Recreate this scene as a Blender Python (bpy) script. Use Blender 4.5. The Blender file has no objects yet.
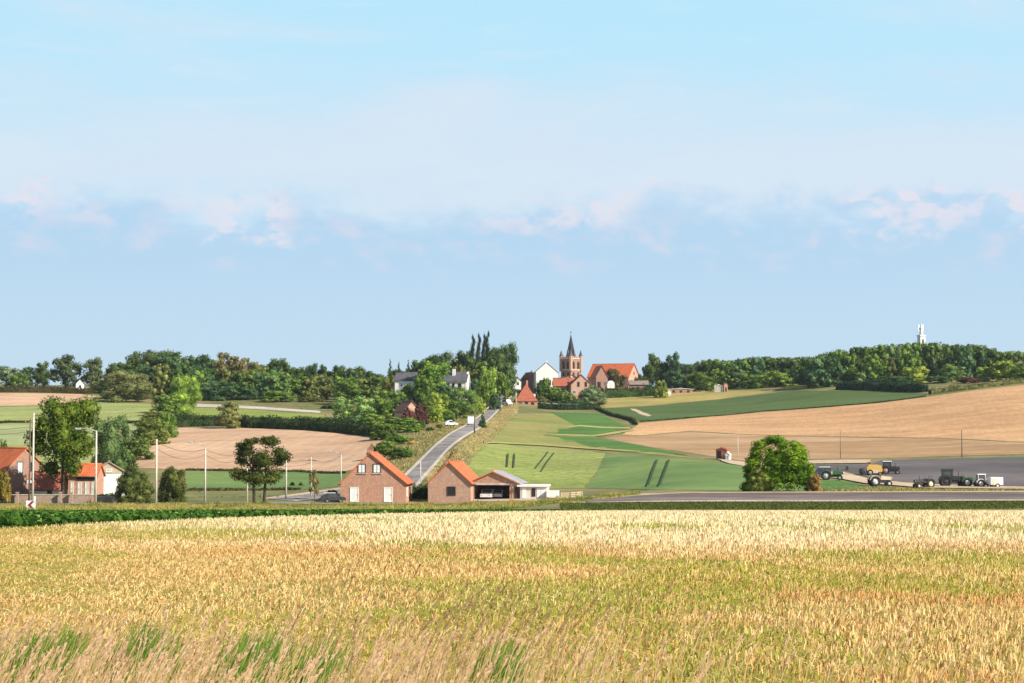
import bpy, math, random
import numpy as np
from mathutils import Vector
from mathutils.geometry import delaunay_2d_cdt
random.seed(7); RNG = np.random.default_rng(11)
SC = bpy.context.scene; COL = SC.collection; R = math.radians

# ------------------------------------------------------------------ camera
W, H, F = 1024, 683, 1775.0
HOR = 440.0
PITCH = math.atan((HOR - H/2) / F)
cam = bpy.data.cameras.new('camera'); cam.sensor_width = 36.0; cam.lens = 36.0 * F / W
cam.clip_start = 0.5; cam.clip_end = 12000
camo = bpy.data.objects.new('camera', cam); COL.objects.link(camo)
camo.location = (0, 0, 0); camo.rotation_euler = (R(90) + PITCH, 0, 0); SC.camera = camo

# ------------------------------------------------------------------ sky, sun, exposure
SUN_EL, SUN_AZ = 34.0, 122.0            # azimuth clockwise from +Y (view direction)
EXPO = 0.6; HAZE = 0.00006
world = bpy.data.worlds.new('World'); SC.world = world; world.use_nodes = True
nt = world.node_tree; nt.nodes.clear()
def N(tree, typ, **kw):
    n = tree.nodes.new(typ)
    for k, v in kw.items(): setattr(n, k, v)
    return n
def L(tree, a, b): tree.links.new(a, b)
def mathn(tree, op, a, b=None, c=None, clamp=False):
    n = N(tree, 'ShaderNodeMath', operation=op, use_clamp=clamp)
    for i, v in enumerate((a, b, c)):
        if v is None: continue
        if isinstance(v, (int, float)): n.inputs[i].default_value = v
        else: L(tree, v, n.inputs[i])
    return n.outputs[0]
def smooth(tree, v, a, b):
    n = N(tree, 'ShaderNodeMapRange', interpolation_type='SMOOTHSTEP')
    n.inputs['From Min'].default_value = a; n.inputs['From Max'].default_value = b
    L(tree, v, n.inputs['Value']); return n.outputs['Result']
def mixc(tree, f, a, b, blend='MIX'):
    n = N(tree, 'ShaderNodeMix', data_type='RGBA', blend_type=blend)
    for s, v in ((n.inputs[0], f), (n.inputs[6], a), (n.inputs[7], b)):
        if isinstance(v, (int, float)): s.default_value = v
        elif isinstance(v, tuple): s.default_value = (*v, 1) if len(v) == 3 else v
        else: L(tree, v, s)
    return n.outputs[2]
def noise(tree, vec, scale, detail=4, rough=0.55, dist=0.0):
    n = N(tree, 'ShaderNodeTexNoise'); n.inputs['Scale'].default_value = scale
    n.inputs['Detail'].default_value = detail; n.inputs['Roughness'].default_value = rough
    n.inputs['Distortion'].default_value = dist
    L(tree, vec, n.inputs['Vector']); return n.outputs['Fac']
def vmul(tree, vec, s, off=(0, 0, 0)):
    n = N(tree, 'ShaderNodeMapping'); n.inputs['Scale'].default_value = s; n.inputs['Location'].default_value = off
    L(tree, vec, n.inputs['Vector']); return n.outputs['Vector']

sky = N(nt, 'ShaderNodeTexSky', sky_type='NISHITA', sun_disc=False)
sky.sun_elevation = R(SUN_EL); sky.sun_rotation = R(SUN_AZ)
sky.air_density = 1.0; sky.dust_density = 0.6; sky.ozone_density = 2.0
tc = N(nt, 'ShaderNodeTexCoord'); gen = tc.outputs['Generated']
sep = N(nt, 'ShaderNodeSeparateXYZ'); L(nt, gen, sep.inputs[0]); Z = sep.outputs['Z']
SKYSTR = 0.055
K = 1.0 / SKYSTR / (2 ** EXPO)
def kc(r, g, b):                       # displayed sRGB 0-255 -> world colour before strength and exposure
    f = lambda c: (c/255/12.92 if c/255 <= 0.04045 else ((c/255 + 0.055)/1.055)**2.4)
    return (f(r)*K, f(g)*K, f(b)*K)
blue = mixc(nt, smooth(nt, Z, 0.12, 0.27), kc(200, 232, 250), kc(184, 231, 253))      # clear air seen between the clouds
n1 = noise(nt, vmul(nt, gen, (4, 4, 16)), 1.0, 6, 0.55, 0.5)
n2 = noise(nt, vmul(nt, gen, (11, 11, 90), (3, 1, 2)), 1.0, 5, 0.55, 0.5)
n3 = noise(nt, vmul(nt, gen, (22, 22, 40), (7, 2, 5)), 1.0, 6, 0.6, 0.2)
n4 = noise(nt, vmul(nt, gen, (60, 60, 110), (1, 5, 3)), 1.0, 5, 0.55, 0.1)
n5 = noise(nt, vmul(nt, gen, (9, 9, 9), (4, 4, 4)), 1.0, 2, 0.5)
cir = smooth(nt, mathn(nt, 'ADD', n1, mathn(nt, 'MULTIPLY', smooth(nt, Z, 0.24, 0.15), 0.22)), 0.44, 0.80)
base = mixc(nt, mathn(nt, 'MULTIPLY', cir, 0.9), blue, kc(216, 231, 246))
wisp = mathn(nt, 'MULTIPLY', smooth(nt, n2, 0.50, 0.78), 0.30)
base = mixc(nt, wisp, base, kc(222, 238, 248))
# low bank of haze-blue cloud with a ragged, sunlit top
edge = mathn(nt, 'ADD', Z, mathn(nt, 'MULTIPLY', mathn(nt, 'SUBTRACT', n3, 0.5), -0.07))
low = smooth(nt, edge, 0.139, 0.116)
lowc = mixc(nt, smooth(nt, Z, 0.03, 0.125), kc(198, 224, 242), kc(184, 217, 243))
base = mixc(nt, low, base, lowc)
rim = mathn(nt, 'MULTIPLY', smooth(nt, edge, 0.110, 0.123), smooth(nt, edge, 0.145, 0.127))
puff = mathn(nt, 'MULTIPLY', rim, smooth(nt, n4, 0.42, 0.58))
base = mixc(nt, mathn(nt, 'MULTIPLY', puff, mathn(nt, 'MULTIPLY', smooth(nt, n5, 0.42, 0.55), 0.75)), base, kc(236, 230, 240))
band2 = mathn(nt, 'MULTIPLY', smooth(nt, Z, 0.085, 0.105), smooth(nt, Z, 0.135, 0.115))
puff2 = mathn(nt, 'MULTIPLY', band2, smooth(nt, mathn(nt, 'ADD', mathn(nt, 'MULTIPLY', n3, 0.6), mathn(nt, 'MULTIPLY', n4, 0.4)), 0.50, 0.66))
base = mixc(nt, mathn(nt, 'MULTIPLY', puff2, 0.6), base, kc(224, 222, 236))
up = smooth(nt, Z, 0.30, 0.50)          # higher than the picture: plain physical sky
tot = mixc(nt, up, base, sky.outputs['Color'])
bg = N(nt, 'ShaderNodeBackground'); bg.inputs['Strength'].default_value = SKYSTR
L(nt, tot, bg.inputs['Color'])
wo = N(nt, 'ShaderNodeOutputWorld'); L(nt, bg.outputs[0], wo.inputs['Surface'])

sd = bpy.data.lights.new('sun', 'SUN'); sd.energy = 5.0; sd.angle = R(0.6); sd.color = (1.0, 0.92, 0.79)
so = bpy.data.objects.new('sun', sd); COL.objects.link(so)
sv = Vector((math.sin(R(SUN_AZ))*math.cos(R(SUN_EL)), math.cos(R(SUN_AZ))*math.cos(R(SUN_EL)), math.sin(R(SUN_EL))))
so.rotation_euler = sv.to_track_quat('Z', 'Y').to_euler()
vs = SC.view_settings; vs.view_transform = 'Standard'; vs.look = 'None'; vs.gamma = 1; vs.exposure = EXPO; vs.use_curve_mapping = False

# ------------------------------------------------------------------ terrain function
def uv(px, row):
    a = (px - W/2)/F; b = (H/2 - row)/F; d = math.cos(PITCH) - b*math.sin(PITCH)
    return a/d, (math.sin(PITCH) + b*math.cos(PITCH))/d
def zr(Y, row): return uv(512, row)[1]*Y
NEAR = [(-200, None, -1.7), (33, None, -1.7), (45, None, -1.97), (60, None, -2.52), (75, None, -3.4), (100, None, -4.9), (150, None, -6.9)]
COLS = {
 -250: [(200,511),(240,505),(262,501),(300,488),(380,463),(460,441),(560,418),(620,405),(680,393),(740,388),(850,386)],
 0:    [(200,511),(240,505),(262,501),(300,488),(380,463),(460,441),(560,418),(620,405),(680,393),(740,388),(850,386)],
 150:  [(200,511),(240,504.5),(262,501),(290,491),(335,470),(400,450),(460,435),(540,417),(620,405),(690,396),(740,391),(850,385)],
 300:  [(200,511),(240,504.5),(262,500),(285,492),(335,472),(400,447),(450,431),(480,427),(540,416),(600,407),(700,395),(850,384)],
 420:  [(200,510),(240,504.5),(254,502.5),(275,489),(295,475),(340,454),(400,437),(480,424.5),(560,414),(650,402),(720,394),(850,385)],
 455:  [(200,509),(240,504),(254,502),(275,489),(295,475),(340,451),(400,435.3),(480,424.5),(560,415),(650,402),(720,393),(850,385)],
 500:  [(200,508),(240,502),(254,500),(275,490),(300,477),(340,460),(400,442),(480,427),(560,414.5),(650,401),(720,392),(800,386),(900,384)],
 560:  [(184,504),(200,503),(230,500.5),(254,499.5),(275,491),(300,483),(340,467),(400,448),(430,441),(480,431),(560,416),(620,409),(700,400),(760,392),(850,388)],
 700:  [(184,502.5),(197,492.5),(215,490.5),(240,487),(270,478),(300,468),(340,458.5),(400,447),(450,437),(520,425),(600,413),(680,400),(740,391),(850,387),(1000,384)],
 850:  [(184,502),(197,492),(215,490.5),(240,489),(262,486.5),(290,478),(320,467),(345,459),(400,446),(450,434),(520,420),(570,408),(620,397),(660,389),(800,378),(900,372)],
 1024: [(184,501.5),(197,491.5),(215,490.5),(240,489),(262,487),(290,479),(320,466),(345,455),(400,437),(450,421),(500,407.5),(560,392),(590,385),(660,380),(800,372),(900,368)],
 1270: [(184,501),(197,491),(215,490),(240,488),(262,485),(290,477),(320,464),(345,452),(400,430),(450,412),(500,398),(560,384),(590,378),(660,374),(800,366),(900,364)],
}
def pchip(x, y, q):
    x = np.asarray(x, float); y = np.asarray(y, float); h = np.diff(x); dl = np.diff(y)/h
    d = np.zeros_like(y)
    for i in range(1, len(x)-1):
        if dl[i-1]*dl[i] > 0:
            w1 = 2*h[i] + h[i-1]; w2 = h[i] + 2*h[i-1]; d[i] = (w1+w2)/(w1/dl[i-1] + w2/dl[i])
    d[0] = dl[0]; d[-1] = dl[-1]
    q = np.clip(q, x[0], x[-1]); i = np.clip(np.searchsorted(x, q, side='right')-1, 0, len(x)-2)
    t = (q - x[i])/h[i]
    return (2*t**3-3*t**2+1)*y[i] + (t**3-2*t**2+t)*h[i]*d[i] + (-2*t**3+3*t**2)*y[i+1] + (t**3-t**2)*h[i]*d[i+1]
YG = np.concatenate([np.arange(-200, 20, 10.), np.arange(20, 950, 2.), np.arange(950, 3400, 25.)])
UK = []; ZT = []
for px, pr in sorted(COLS.items()):
    UK.append((px-512)/F)
    ys = [a for a, _, _ in NEAR]; zs = [c for _, _, c in NEAR]
    for Y, r in pr: ys.append(Y); zs.append(zr(Y, r))
    zl = zs[-1]
    for Y, dz in ((ys[-1]+250, 0.5), (1700, -12), (2400, -26), (3400, -34)): ys.append(Y); zs.append(zl+dz)
    ZT.append(pchip(ys, zs, YG))
UK = np.array(UK); ZT = np.array(ZT)
UG = np.linspace(UK[0], UK[-1], 260)
TAB = np.zeros((len(UG), len(YG)))
for j in range(len(YG)): TAB[:, j] = pchip(UK, ZT[:, j], UG)
def lattice(seed, n=256): return np.random.default_rng(seed).random((n, n))
_LT = {}
def vnoise(x, y, seed=0):
    if seed not in _LT: _LT[seed] = lattice(seed)
    t = _LT[seed]; n = t.shape[0]
    xi = np.floor(x).astype(int); yi = np.floor(y).astype(int); fx = x-xi; fy = y-yi
    fx = fx*fx*(3-2*fx); fy = fy*fy*(3-2*fy)
    g = lambda a, b: t[a % n, b % n]
    return (g(xi, yi)*(1-fx) + g(xi+1, yi)*fx)*(1-fy) + (g(xi, yi+1)*(1-fx) + g(xi+1, yi+1)*fx)*fy
def fbm(x, y, seed=0, o=3):
    s = 0; a = 1; tot = 0
    for k in range(o): s = s + a*vnoise(x*2**k + 17*k, y*2**k + 5*k, seed+k); tot += a; a *= .5
    return s/tot
def T(x, y):
    x = np.asarray(x, float); y = np.asarray(y, float)
    u = np.clip(x/np.maximum(y, 40.), UG[0], UG[-1]); yy = np.clip(y, YG[0], YG[-1])
    fu = (u-UG[0])/(UG[1]-UG[0]); iu = np.clip(fu.astype(int), 0, len(UG)-2); fu = fu-iu
    iy = np.clip(np.searchsorted(YG, yy, side='right')-1, 0, len(YG)-2); fy = (yy-YG[iy])/(YG[iy+1]-YG[iy])
    z = (TAB[iu, iy]*(1-fu)+TAB[iu+1, iy]*fu)*(1-fy) + (TAB[iu, iy+1]*(1-fu)+TAB[iu+1, iy+1]*fu)*fy
    amp = np.clip((y-20)/200, 0.03, .12)
    return z + amp*(fbm(x/34., y/34., 50, 2)-.5)*2*.8
def Tz(x, y): return float(T(np.array([x]), np.array([y]))[0])
_YS = np.arange(176, 1000, 0.5)
def P(px, row, ymin=176):
    """ground point of the real hillside seen at this place of the photograph"""
    u, v = uv(px, row); ys = _YS[_YS >= ymin]
    r = T(u*ys, ys)/ys - v
    k = np.argmax(r >= 0)
    if r[k] < 0: k = int(np.argmax(r))
    if k > 0 and r[k] > r[k-1]: y = ys[k-1] + .5*(-r[k-1])/(r[k]-r[k-1])
    else: y = ys[k]
    y = float(np.clip(y, ymin, 1000)); return Vector((u*y, y, Tz(u*y, y)))
def G(px, Y):
    x = (px-512)/F*Y/1.0
    return Vector((x, Y, Tz(x, Y)))

# ------------------------------------------------------------------ mesh helpers
def tag(o, label=None, cat=None, group=None, kind=None):
    if label: o['label'] = label
    if cat: o['category'] = cat
    if group: o['group'] = group
    if kind: o['kind'] = kind
    return o
def npmesh(name, V, Fa, mat=None, smoothf=False, cols=None):
    V = np.asarray(V, np.float32); Fa = np.asarray(Fa, np.int32); k = Fa.shape[1]
    me = bpy.data.meshes.new(name); me.vertices.add(len(V)); me.vertices.foreach_set('co', V.ravel())
    me.loops.add(Fa.size); me.loops.foreach_set('vertex_index', Fa.ravel())
    me.polygons.add(len(Fa)); me.polygons.foreach_set('loop_start', np.arange(0, Fa.size, k, dtype=np.int32))
    if cols is not None:
        a = me.color_attributes.new('Col', 'FLOAT_COLOR', 'POINT')
        c = np.ones((len(V), 4), np.float32); c[:, :3] = cols; a.data.foreach_set('color', c.ravel())
    me.update(calc_edges=True); me.validate()
    if smoothf: me.polygons.foreach_set('use_smooth', np.ones(len(me.polygons), bool))
    if mat: me.materials.append(mat)
    return me
def link(name, me, parent=None, loc=None):
    o = bpy.data.objects.new(name, me); COL.objects.link(o)
    if parent: o.parent = parent
    if loc is not None: o.location = loc
    return o
class MB:
    def __init__(s): s.v = []; s.f = []; s.sm = []
    def add(s, vs, fs, sm=False):
        b = len(s.v); s.v += [tuple(v) for v in vs]
        for f in fs: s.f.append([b+i for i in f]); s.sm.append(sm)
        return s
    def box(s, x0, x1, y0, y1, z0, z1, b=0.0):
        if b <= 0:
            return s.add([(x0,y0,z0),(x1,y0,z0),(x1,y1,z0),(x0,y1,z0),(x0,y0,z1),(x1,y0,z1),(x1,y1,z1),(x0,y1,z1)],
              [(0,3,2,1),(4,5,6,7),(0,1,5,4),(1,2,6,5),(2,3,7,6),(3,0,4,7)])
        # chamfered along the vertical edges and the top
        def ring(i, z): return [(x0+i+b,y0+i,z),(x1-i-b,y0+i,z),(x1-i,y0+i+b,z),(x1-i,y1-i-b,z),(x1-i-b,y1-i,z),(x0+i+b,y1-i,z),(x0+i,y1-i-b,z),(x0+i,y0+i+b,z)]
        vs = ring(0, z0)+ring(0, z1-b)+ring(b*.7, z1); n = 8
        fs = [tuple(reversed(range(n))), tuple(range(2*n, 3*n))]
        for k in range(2):
            for i in range(n): fs.append((k*n+i, k*n+(i+1)%n, (k+1)*n+(i+1)%n, (k+1)*n+i))
        return s.add(vs, fs)
    def prism(s, prof, y0, y1, ax='y'):
        """profile of (a, z) pairs extruded along y (or x)"""
        n = len(prof); m = (lambda a, z, t: (a, t, z)) if ax == 'y' else (lambda a, z, t: (t, a, z))
        vs = [m(a, z, y0) for a, z in prof] + [m(a, z, y1) for a, z in prof]
        fs = [tuple(range(n)), tuple(reversed(range(n, 2*n)))]
        for i in range(n): fs.append((i, i+n, (i+1)%n+n, (i+1)%n))
        return s.add(vs, fs)
    def lathe(s, prof, c=(0,0,0), n=16, ax='z', sm=True):
        vs = []
        for r, h in prof:
            for i in range(n):
                a = 2*math.pi*i/n; p = (r*math.cos(a), r*math.sin(a), h)
                if ax == 'y': p = (p[0], p[2], p[1])
                if ax == 'x': p = (p[2], p[0], p[1])
                vs.append((p[0]+c[0], p[1]+c[1], p[2]+c[2]))
        fs = []
        for k in range(len(prof)-1):
            for i in range(n): fs.append((k*n+i, k*n+(i+1)%n, (k+1)*n+(i+1)%n, (k+1)*n+i))
        fs.append(tuple(reversed(range(n)))); fs.append(tuple(range((len(prof)-1)*n, len(prof)*n)))
        return s.add(vs, fs, sm)
    def tube(s, pts, r, n=6, r1=None):
        pts = [Vector(p) for p in pts]; vs = []; m = len(pts)
        for k, p in enumerate(pts):
            d = (pts[min(k+1, m-1)]-pts[max(k-1, 0)]).normalized()
            a = d.orthogonal().normalized(); b = d.cross(a)
            rr = r if r1 is None else r+(r1-r)*k/(m-1)
            for i in range(n):
                t = 2*math.pi*i/n; vs.append(p+(a*math.cos(t)+b*math.sin(t))*rr)
        fs = [(k*n+i, k*n+(i+1)%n, (k+1)*n+(i+1)%n, (k+1)*n+i) for k in range(m-1) for i in range(n)]
        fs += [tuple(reversed(range(n))), tuple(range((m-1)*n, m*n))]
        return s.add(vs, fs, True)
    def build(s, name, mat, parent=None, loc=None):
        me = bpy.data.meshes.new(name); me.from_pydata(s.v, [], s.f); me.update()
        me.polygons.foreach_set('use_smooth', np.array(s.sm, bool))
        import bmesh
        bm = bmesh.new(); bm.from_mesh(me); bmesh.ops.recalc_face_normals(bm, faces=bm.faces); bm.to_mesh(me); bm.free()
        me.materials.append(mat); return link(name, me, parent, loc)
def empty(name, loc, rz=0.0, label=None, cat=None, group=None):
    o = bpy.data.objects.new(name, None); COL.objects.link(o); o.location = loc; o.rotation_euler = (0, 0, rz)
    o.empty_display_size = .3
    return tag(o, label, cat, group)

# ------------------------------------------------------------------ materials
MATS = {}
def mat(name, c1, c2=None, scale=2.0, detail=5, rough=.85, sc=(1,1,1), stripe=None, c3=None, big=None, spec=.3, metal=0, bump=0, obj=False, bigs=.02, sharp=(.32,.68)):
    if name in MATS: return MATS[name]
    m = bpy.data.materials.new(name); m.use_nodes = True; t = m.node_tree; t.nodes.clear()
    b = N(t, 'ShaderNodeBsdfPrincipled'); o = N(t, 'ShaderNodeOutputMaterial'); L(t, b.outputs[0], o.inputs[0])
    b.inputs['Roughness'].default_value = rough; b.inputs['Metallic'].default_value = metal
    b.inputs['Specular IOR Level'].default_value = spec
    if obj: pos = N(t, 'ShaderNodeTexCoord').outputs['Object']
    else: pos = N(t, 'ShaderNodeNewGeometry').outputs['Position']
    c2 = c2 or tuple(c*.82 for c in c1)
    nf = noise(t, vmul(t, pos, sc), scale, detail, .6)
    col = mixc(t, smooth(t, nf, *sharp), c1, c2)
    if c3:
        bf = noise(t, vmul(t, pos, big or (1,1,1)), bigs, 4, .6)
        col = mixc(t, smooth(t, bf, .42, .62), col, c3)
    if stripe:      # (direction xyz multiplier, scale, strength, colour)
        w = N(t, 'ShaderNodeTexWave', wave_type='BANDS', bands_direction='X'); w.inputs['Scale'].default_value = stripe[1]
        w.inputs['Distortion'].default_value = 1.5; w.inputs['Detail'].default_value = 2; w.inputs['Detail Scale'].default_value = .6
        mp = N(t, 'ShaderNodeMapping'); mp.inputs['Rotation'].default_value = (0, 0, R(stripe[0])); L(t, pos, mp.inputs['Vector'])
        L(t, mp.outputs[0], w.inputs['Vector'])
        col = mixc(t, mathn(t, 'MULTIPLY', w.outputs['Fac'], stripe[2]), col, stripe[3])
    if not obj:
        fn = noise(t, vmul(t, pos, (sc[0], sc[1], 1), (5, 3, 0)), 1.3, 8, .75); f2 = noise(t, vmul(t, pos, (.5, 1, 1), (9, 1, 0)), .09, 5, .6)
        vv = mathn(t, 'MULTIPLY', mathn(t, 'ADD', mathn(t, 'MULTIPLY', smooth(t, fn, .3, .7), .42), .78), mathn(t, 'ADD', mathn(t, 'MULTIPLY', smooth(t, f2, .35, .65), .22), .88))
        hv = N(t, 'ShaderNodeHueSaturation'); L(t, vv, hv.inputs['Value']); L(t, col, hv.inputs['Color']); col = hv.outputs[0]
    L(t, col, b.inputs['Base Color'])
    if bump:
        bp = N(t, 'ShaderNodeBump'); bp.inputs['Strength'].default_value = .8; bp.inputs['Distance'].default_value = bump
        L(t, nf, bp.inputs['Height']); L(t, bp.outputs[0], b.inputs['Normal'])
    MATS[name] = m; return m
def brick(name, c1, c2, mortar=(.35,.32,.28)):
    m = bpy.data.materials.new(name); m.use_nodes = True; t = m.node_tree
    b = t.nodes['Principled BSDF']; b.inputs['Roughness'].default_value = .9
    tcn = N(t, 'ShaderNodeTexCoord'); mp = N(t, 'ShaderNodeMapping'); mp.inputs['Rotation'].default_value = (R(90), 0, 0)
    L(t, tcn.outputs['Object'], mp.inputs[0])
    # use x+y as the running direction so that every wall gets courses
    sp = N(t, 'ShaderNodeSeparateXYZ'); L(t, tcn.outputs['Object'], sp.inputs[0])
    cb = N(t, 'ShaderNodeCombineXYZ'); L(t, mathn(t, 'ADD', sp.outputs[0], sp.outputs[1]), cb.inputs[0]); L(t, sp.outputs[2], cb.inputs[1])
    br = N(t, 'ShaderNodeTexBrick'); L(t, cb.outputs[0], br.inputs['Vector']); br.inputs['Scale'].default_value = 3.2
    br.inputs['Color1'].default_value = (*c1, 1); br.inputs['Color2'].default_value = (*c2, 1); br.inputs['Mortar'].default_value = (*mortar, 1)
    br.inputs['Mortar Size'].default_value = .02
    nf = noise(t, tcn.outputs['Object'], 1.1, 5, .6)
    n2_ = noise(t, tcn.outputs['Object'], 3.2, 6, .7)
    cc_ = mixc(t, mathn(t, 'MULTIPLY', smooth(t, nf, .4, .7), .45), br.outputs['Color'], tuple(c*.60 for c in c1))
    cc_ = mixc(t, mathn(t, 'MULTIPLY', smooth(t, n2_, .52, .66), .55), cc_, tuple(min(.75, c*1.25+.10) for c in c1))
    L(t, mixc(t, mathn(t, 'MULTIPLY', smooth(t, n2_, .46, .34), .5), cc_, tuple(c*.5 for c in c1)), b.inputs['Base Color'])
    MATS[name] = m; return m
def tiles(name, c1, c2):
    m = bpy.data.materials.new(name); m.use_nodes = True; t = m.node_tree
    b = t.nodes['Principled BSDF']; b.inputs['Roughness'].default_value = .75
    tcn = N(t, 'ShaderNodeTexCoord'); sp = N(t, 'ShaderNodeSeparateXYZ'); L(t, tcn.outputs['Object'], sp.inputs[0])
    w = mathn(t, 'SINE', mathn(t, 'MULTIPLY', sp.outputs[2], 22.0)); w2 = mathn(t, 'SINE', mathn(t, 'MULTIPLY', sp.outputs[1], 20.0))
    hgt = mathn(t, 'ADD', w, w2)
    nf = noise(t, tcn.outputs['Object'], .9, 6, .65)
    c = mixc(t, smooth(t, nf, .4, .66), c1, c2)
    c = mixc(t, mathn(t, 'MULTIPLY', smooth(t, w, .3, 1), .25), c, tuple(k*.55 for k in c1)); L(t, c, b.inputs['Base Color'])
    bp = N(t, 'ShaderNodeBump'); bp.inputs['Distance'].default_value = .012; L(t, hgt, bp.inputs['Height']); L(t, bp.outputs[0], b.inputs['Normal'])
    MATS[name] = m; return m
def leafmat(name, attr=False):
    m = bpy.data.materials.new(name); m.use_nodes = True; t = m.node_tree; t.nodes.clear()
    o = N(t, 'ShaderNodeOutputMaterial')
    if attr: c = N(t, 'ShaderNodeAttribute', attribute_name='Col').outputs['Color']
    else: c = N(t, 'ShaderNodeObjectInfo').outputs['Color']
    g = N(t, 'ShaderNodeNewGeometry')
    rnd = g.outputs['Random Per Island']
    v = mathn(t, 'ADD', mathn(t, 'MULTIPLY', rnd, .8), .55)
    nf = noise(t, g.outputs['Position'], .35, 3, .5)
    v = mathn(t, 'MULTIPLY', v, mathn(t, 'ADD', mathn(t, 'MULTIPLY', smooth(t, nf, .35, .65), .55), .68))
    hs = N(t, 'ShaderNodeHueSaturation'); hs.inputs['Saturation'].default_value = 1.0
    L(t, c, hs.inputs['Color']); L(t, v, hs.inputs['Value'])
    L(t, mathn(t, 'ADD', mathn(t, 'MULTIPLY', smooth(t, nf, .3, .7), -.035), .518), hs.inputs['Hue'])
    d = N(t, 'ShaderNodeBsdfDiffuse'); tr = N(t, 'ShaderNodeBsdfTranslucent'); mx = N(t, 'ShaderNodeMixShader'); mx.inputs[0].default_value = .30
    L(t, hs.outputs[0], d.inputs[0]); L(t, hs.outputs[0], tr.inputs[0]); L(t, d.outputs[0], mx.inputs[1]); L(t, tr.outputs[0], mx.inputs[2]); L(t, mx.outputs[0], o.inputs[0])
    MATS[name] = m; return m
def bladem(name, tl=.3):
    m = bpy.data.materials.new(name); m.use_nodes = True; t = m.node_tree; t.nodes.clear()
    o = N(t, 'ShaderNodeOutputMaterial'); c = N(t, 'ShaderNodeAttribute', attribute_name='Col').outputs['Color']
    d = N(t, 'ShaderNodeBsdfDiffuse'); tr = N(t, 'ShaderNodeBsdfTranslucent'); mx = N(t, 'ShaderNodeMixShader'); mx.inputs[0].default_value = tl
    L(t, c, d.inputs[0]); L(t, c, tr.inputs[0]); L(t, d.outputs[0], mx.inputs[1]); L(t, tr.outputs[0], mx.inputs[2]); L(t, mx.outputs[0], o.inputs[0])
    MATS[name] = m; return m
LEAF = leafmat('leaves'); LEAFA = leafmat('leaves_varied', True); BLADE = bladem('grass_blades')
BARK = mat('bark', (.10,.075,.05), (.05,.038,.028), 3, obj=True)
GROUNDM = mat('rough_grass', (.19,.19,.055), (.11,.13,.04), .35, 6, c3=(.27,.22,.09), bigs=.05)
STRAW_G = mat('stubble_soil', (.58,.40,.12), (.30,.20,.05), 5.0, 8, c3=(.30,.30,.05), big=(.5,1.6,1), bigs=.12, bump=.04)
TAN = mat('ripe_crop', (.57,.325,.155), (.50,.275,.125), .5, 6, sc=(1,.3,1), c3=(.60,.36,.18), big=(.3,1,1), bigs=.02, stripe=(12,.11,.10,(.42,.26,.14)))
TANP = mat('pale_earth_field', (.58,.37,.235), (.50,.31,.185), .5, 6, sc=(.4,1,1), c3=(.62,.41,.26), bigs=.02, stripe=(4,.09,.3,(.44,.28,.18)))
TANB = mat('brown_crop', (.44,.27,.13), (.35,.205,.09), .4, 6, sc=(.25,1,1), c3=(.52,.34,.19), big=(.2,1,1), bigs=.03, stripe=(80,.12,.35,(.32,.2,.1)))
LGREEN = mat('young_crop', (.27,.31,.06), (.19,.245,.045), .6, 6, sc=(1,.3,1), c3=(.31,.33,.09), bigs=.02, stripe=(24,.12,.4,(.15,.21,.05)))
BGREEN = mat('dense_crop', (.145,.235,.058), (.11,.185,.045), .6, 6, sc=(.4,1,1), c3=(.185,.265,.065), bigs=.025, stripe=(78,.1,.2,(.09,.16,.05)))
DGREEN = mat('dark_crop', (.080,.130,.024), (.06,.10,.019), .6, 5, sc=(.5,1,1), c3=(.085,.135,.03), bigs=.02)
OLIVE = mat('grazed_meadow', (.33,.285,.09), (.27,.245,.07), .3, 6, c3=(.23,.25,.06), bigs=.03)
MGREEN = mat('lush_grass', (.08,.185,.025), (.06,.14,.02), .6, 6, c3=(.10,.20,.03), bigs=.05)
MEADOW = mat('pale_meadow', (.36,.38,.12), (.30,.33,.10), .5, 6, sc=(.3,1,1), c3=(.24,.29,.09), big=(.3,1,1), bigs=.03)
YELLOW = mat('yellow_grass_field', (.36,.30,.085), (.28,.245,.07), .4, 6, sc=(.3,1,1), c3=(.42,.32,.11), bigs=.03)
DRYG = mat('dry_bank_grass', (.50,.38,.17), (.34,.27,.10), .7, 6, c3=(.25,.24,.07), bigs=.1)
PLOUGH = mat('ploughed_soil', (.125,.108,.11), (.08,.07,.074), .8, 6, sc=(.25,1,1), c3=(.155,.13,.125), big=(.3,1,1), bigs=.04, bump=.1)
SAND = mat('sandy_track', (.58,.44,.31), (.48,.36,.25), 1.2, 6)
ASPH = mat('asphalt', (.25,.23,.225), (.16,.145,.145), .7, 6, c3=(.31,.285,.27), bigs=.15)
CONC = mat('pale_concrete', (.60,.53,.45), (.48,.42,.36), 1.5, 6)
BRK = brick('pink_brick', (.50,.25,.165), (.42,.20,.125), (.46,.33,.25)); BRKD = brick('brown_brick', (.36,.18,.12), (.28,.13,.085))
BRKO = brick('orange_brick', (.52,.25,.15), (.42,.19,.11)); BRKP = brick('pale_brick', (.56,.32,.22), (.48,.26,.17))
BRKW = brick('worn_wall_brick', (.40,.27,.20), (.33,.22,.16))
TILE = tiles('orange_roof_tiles', (.62,.155,.05), (.48,.11,.04)); TILED = tiles('rust_roof_tiles', (.42,.115,.06), (.30,.085,.05))
TILEB = tiles('weathered_roof_tiles', (.22,.10,.07), (.15,.08,.06)); SLATE = tiles('grey_slates', (.11,.105,.12), (.075,.075,.09))
METR = mat('grey_sheet_roof', (.38,.37,.39), (.28,.27,.30), .6, obj=True, rough=.5)
WHITE = mat('white_paint', (.80,.79,.76), (.70,.69,.66), 1.0, obj=True); OFFW = mat('cream_render', (.66,.60,.50), (.56,.50,.42), 1.0, obj=True)
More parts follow.
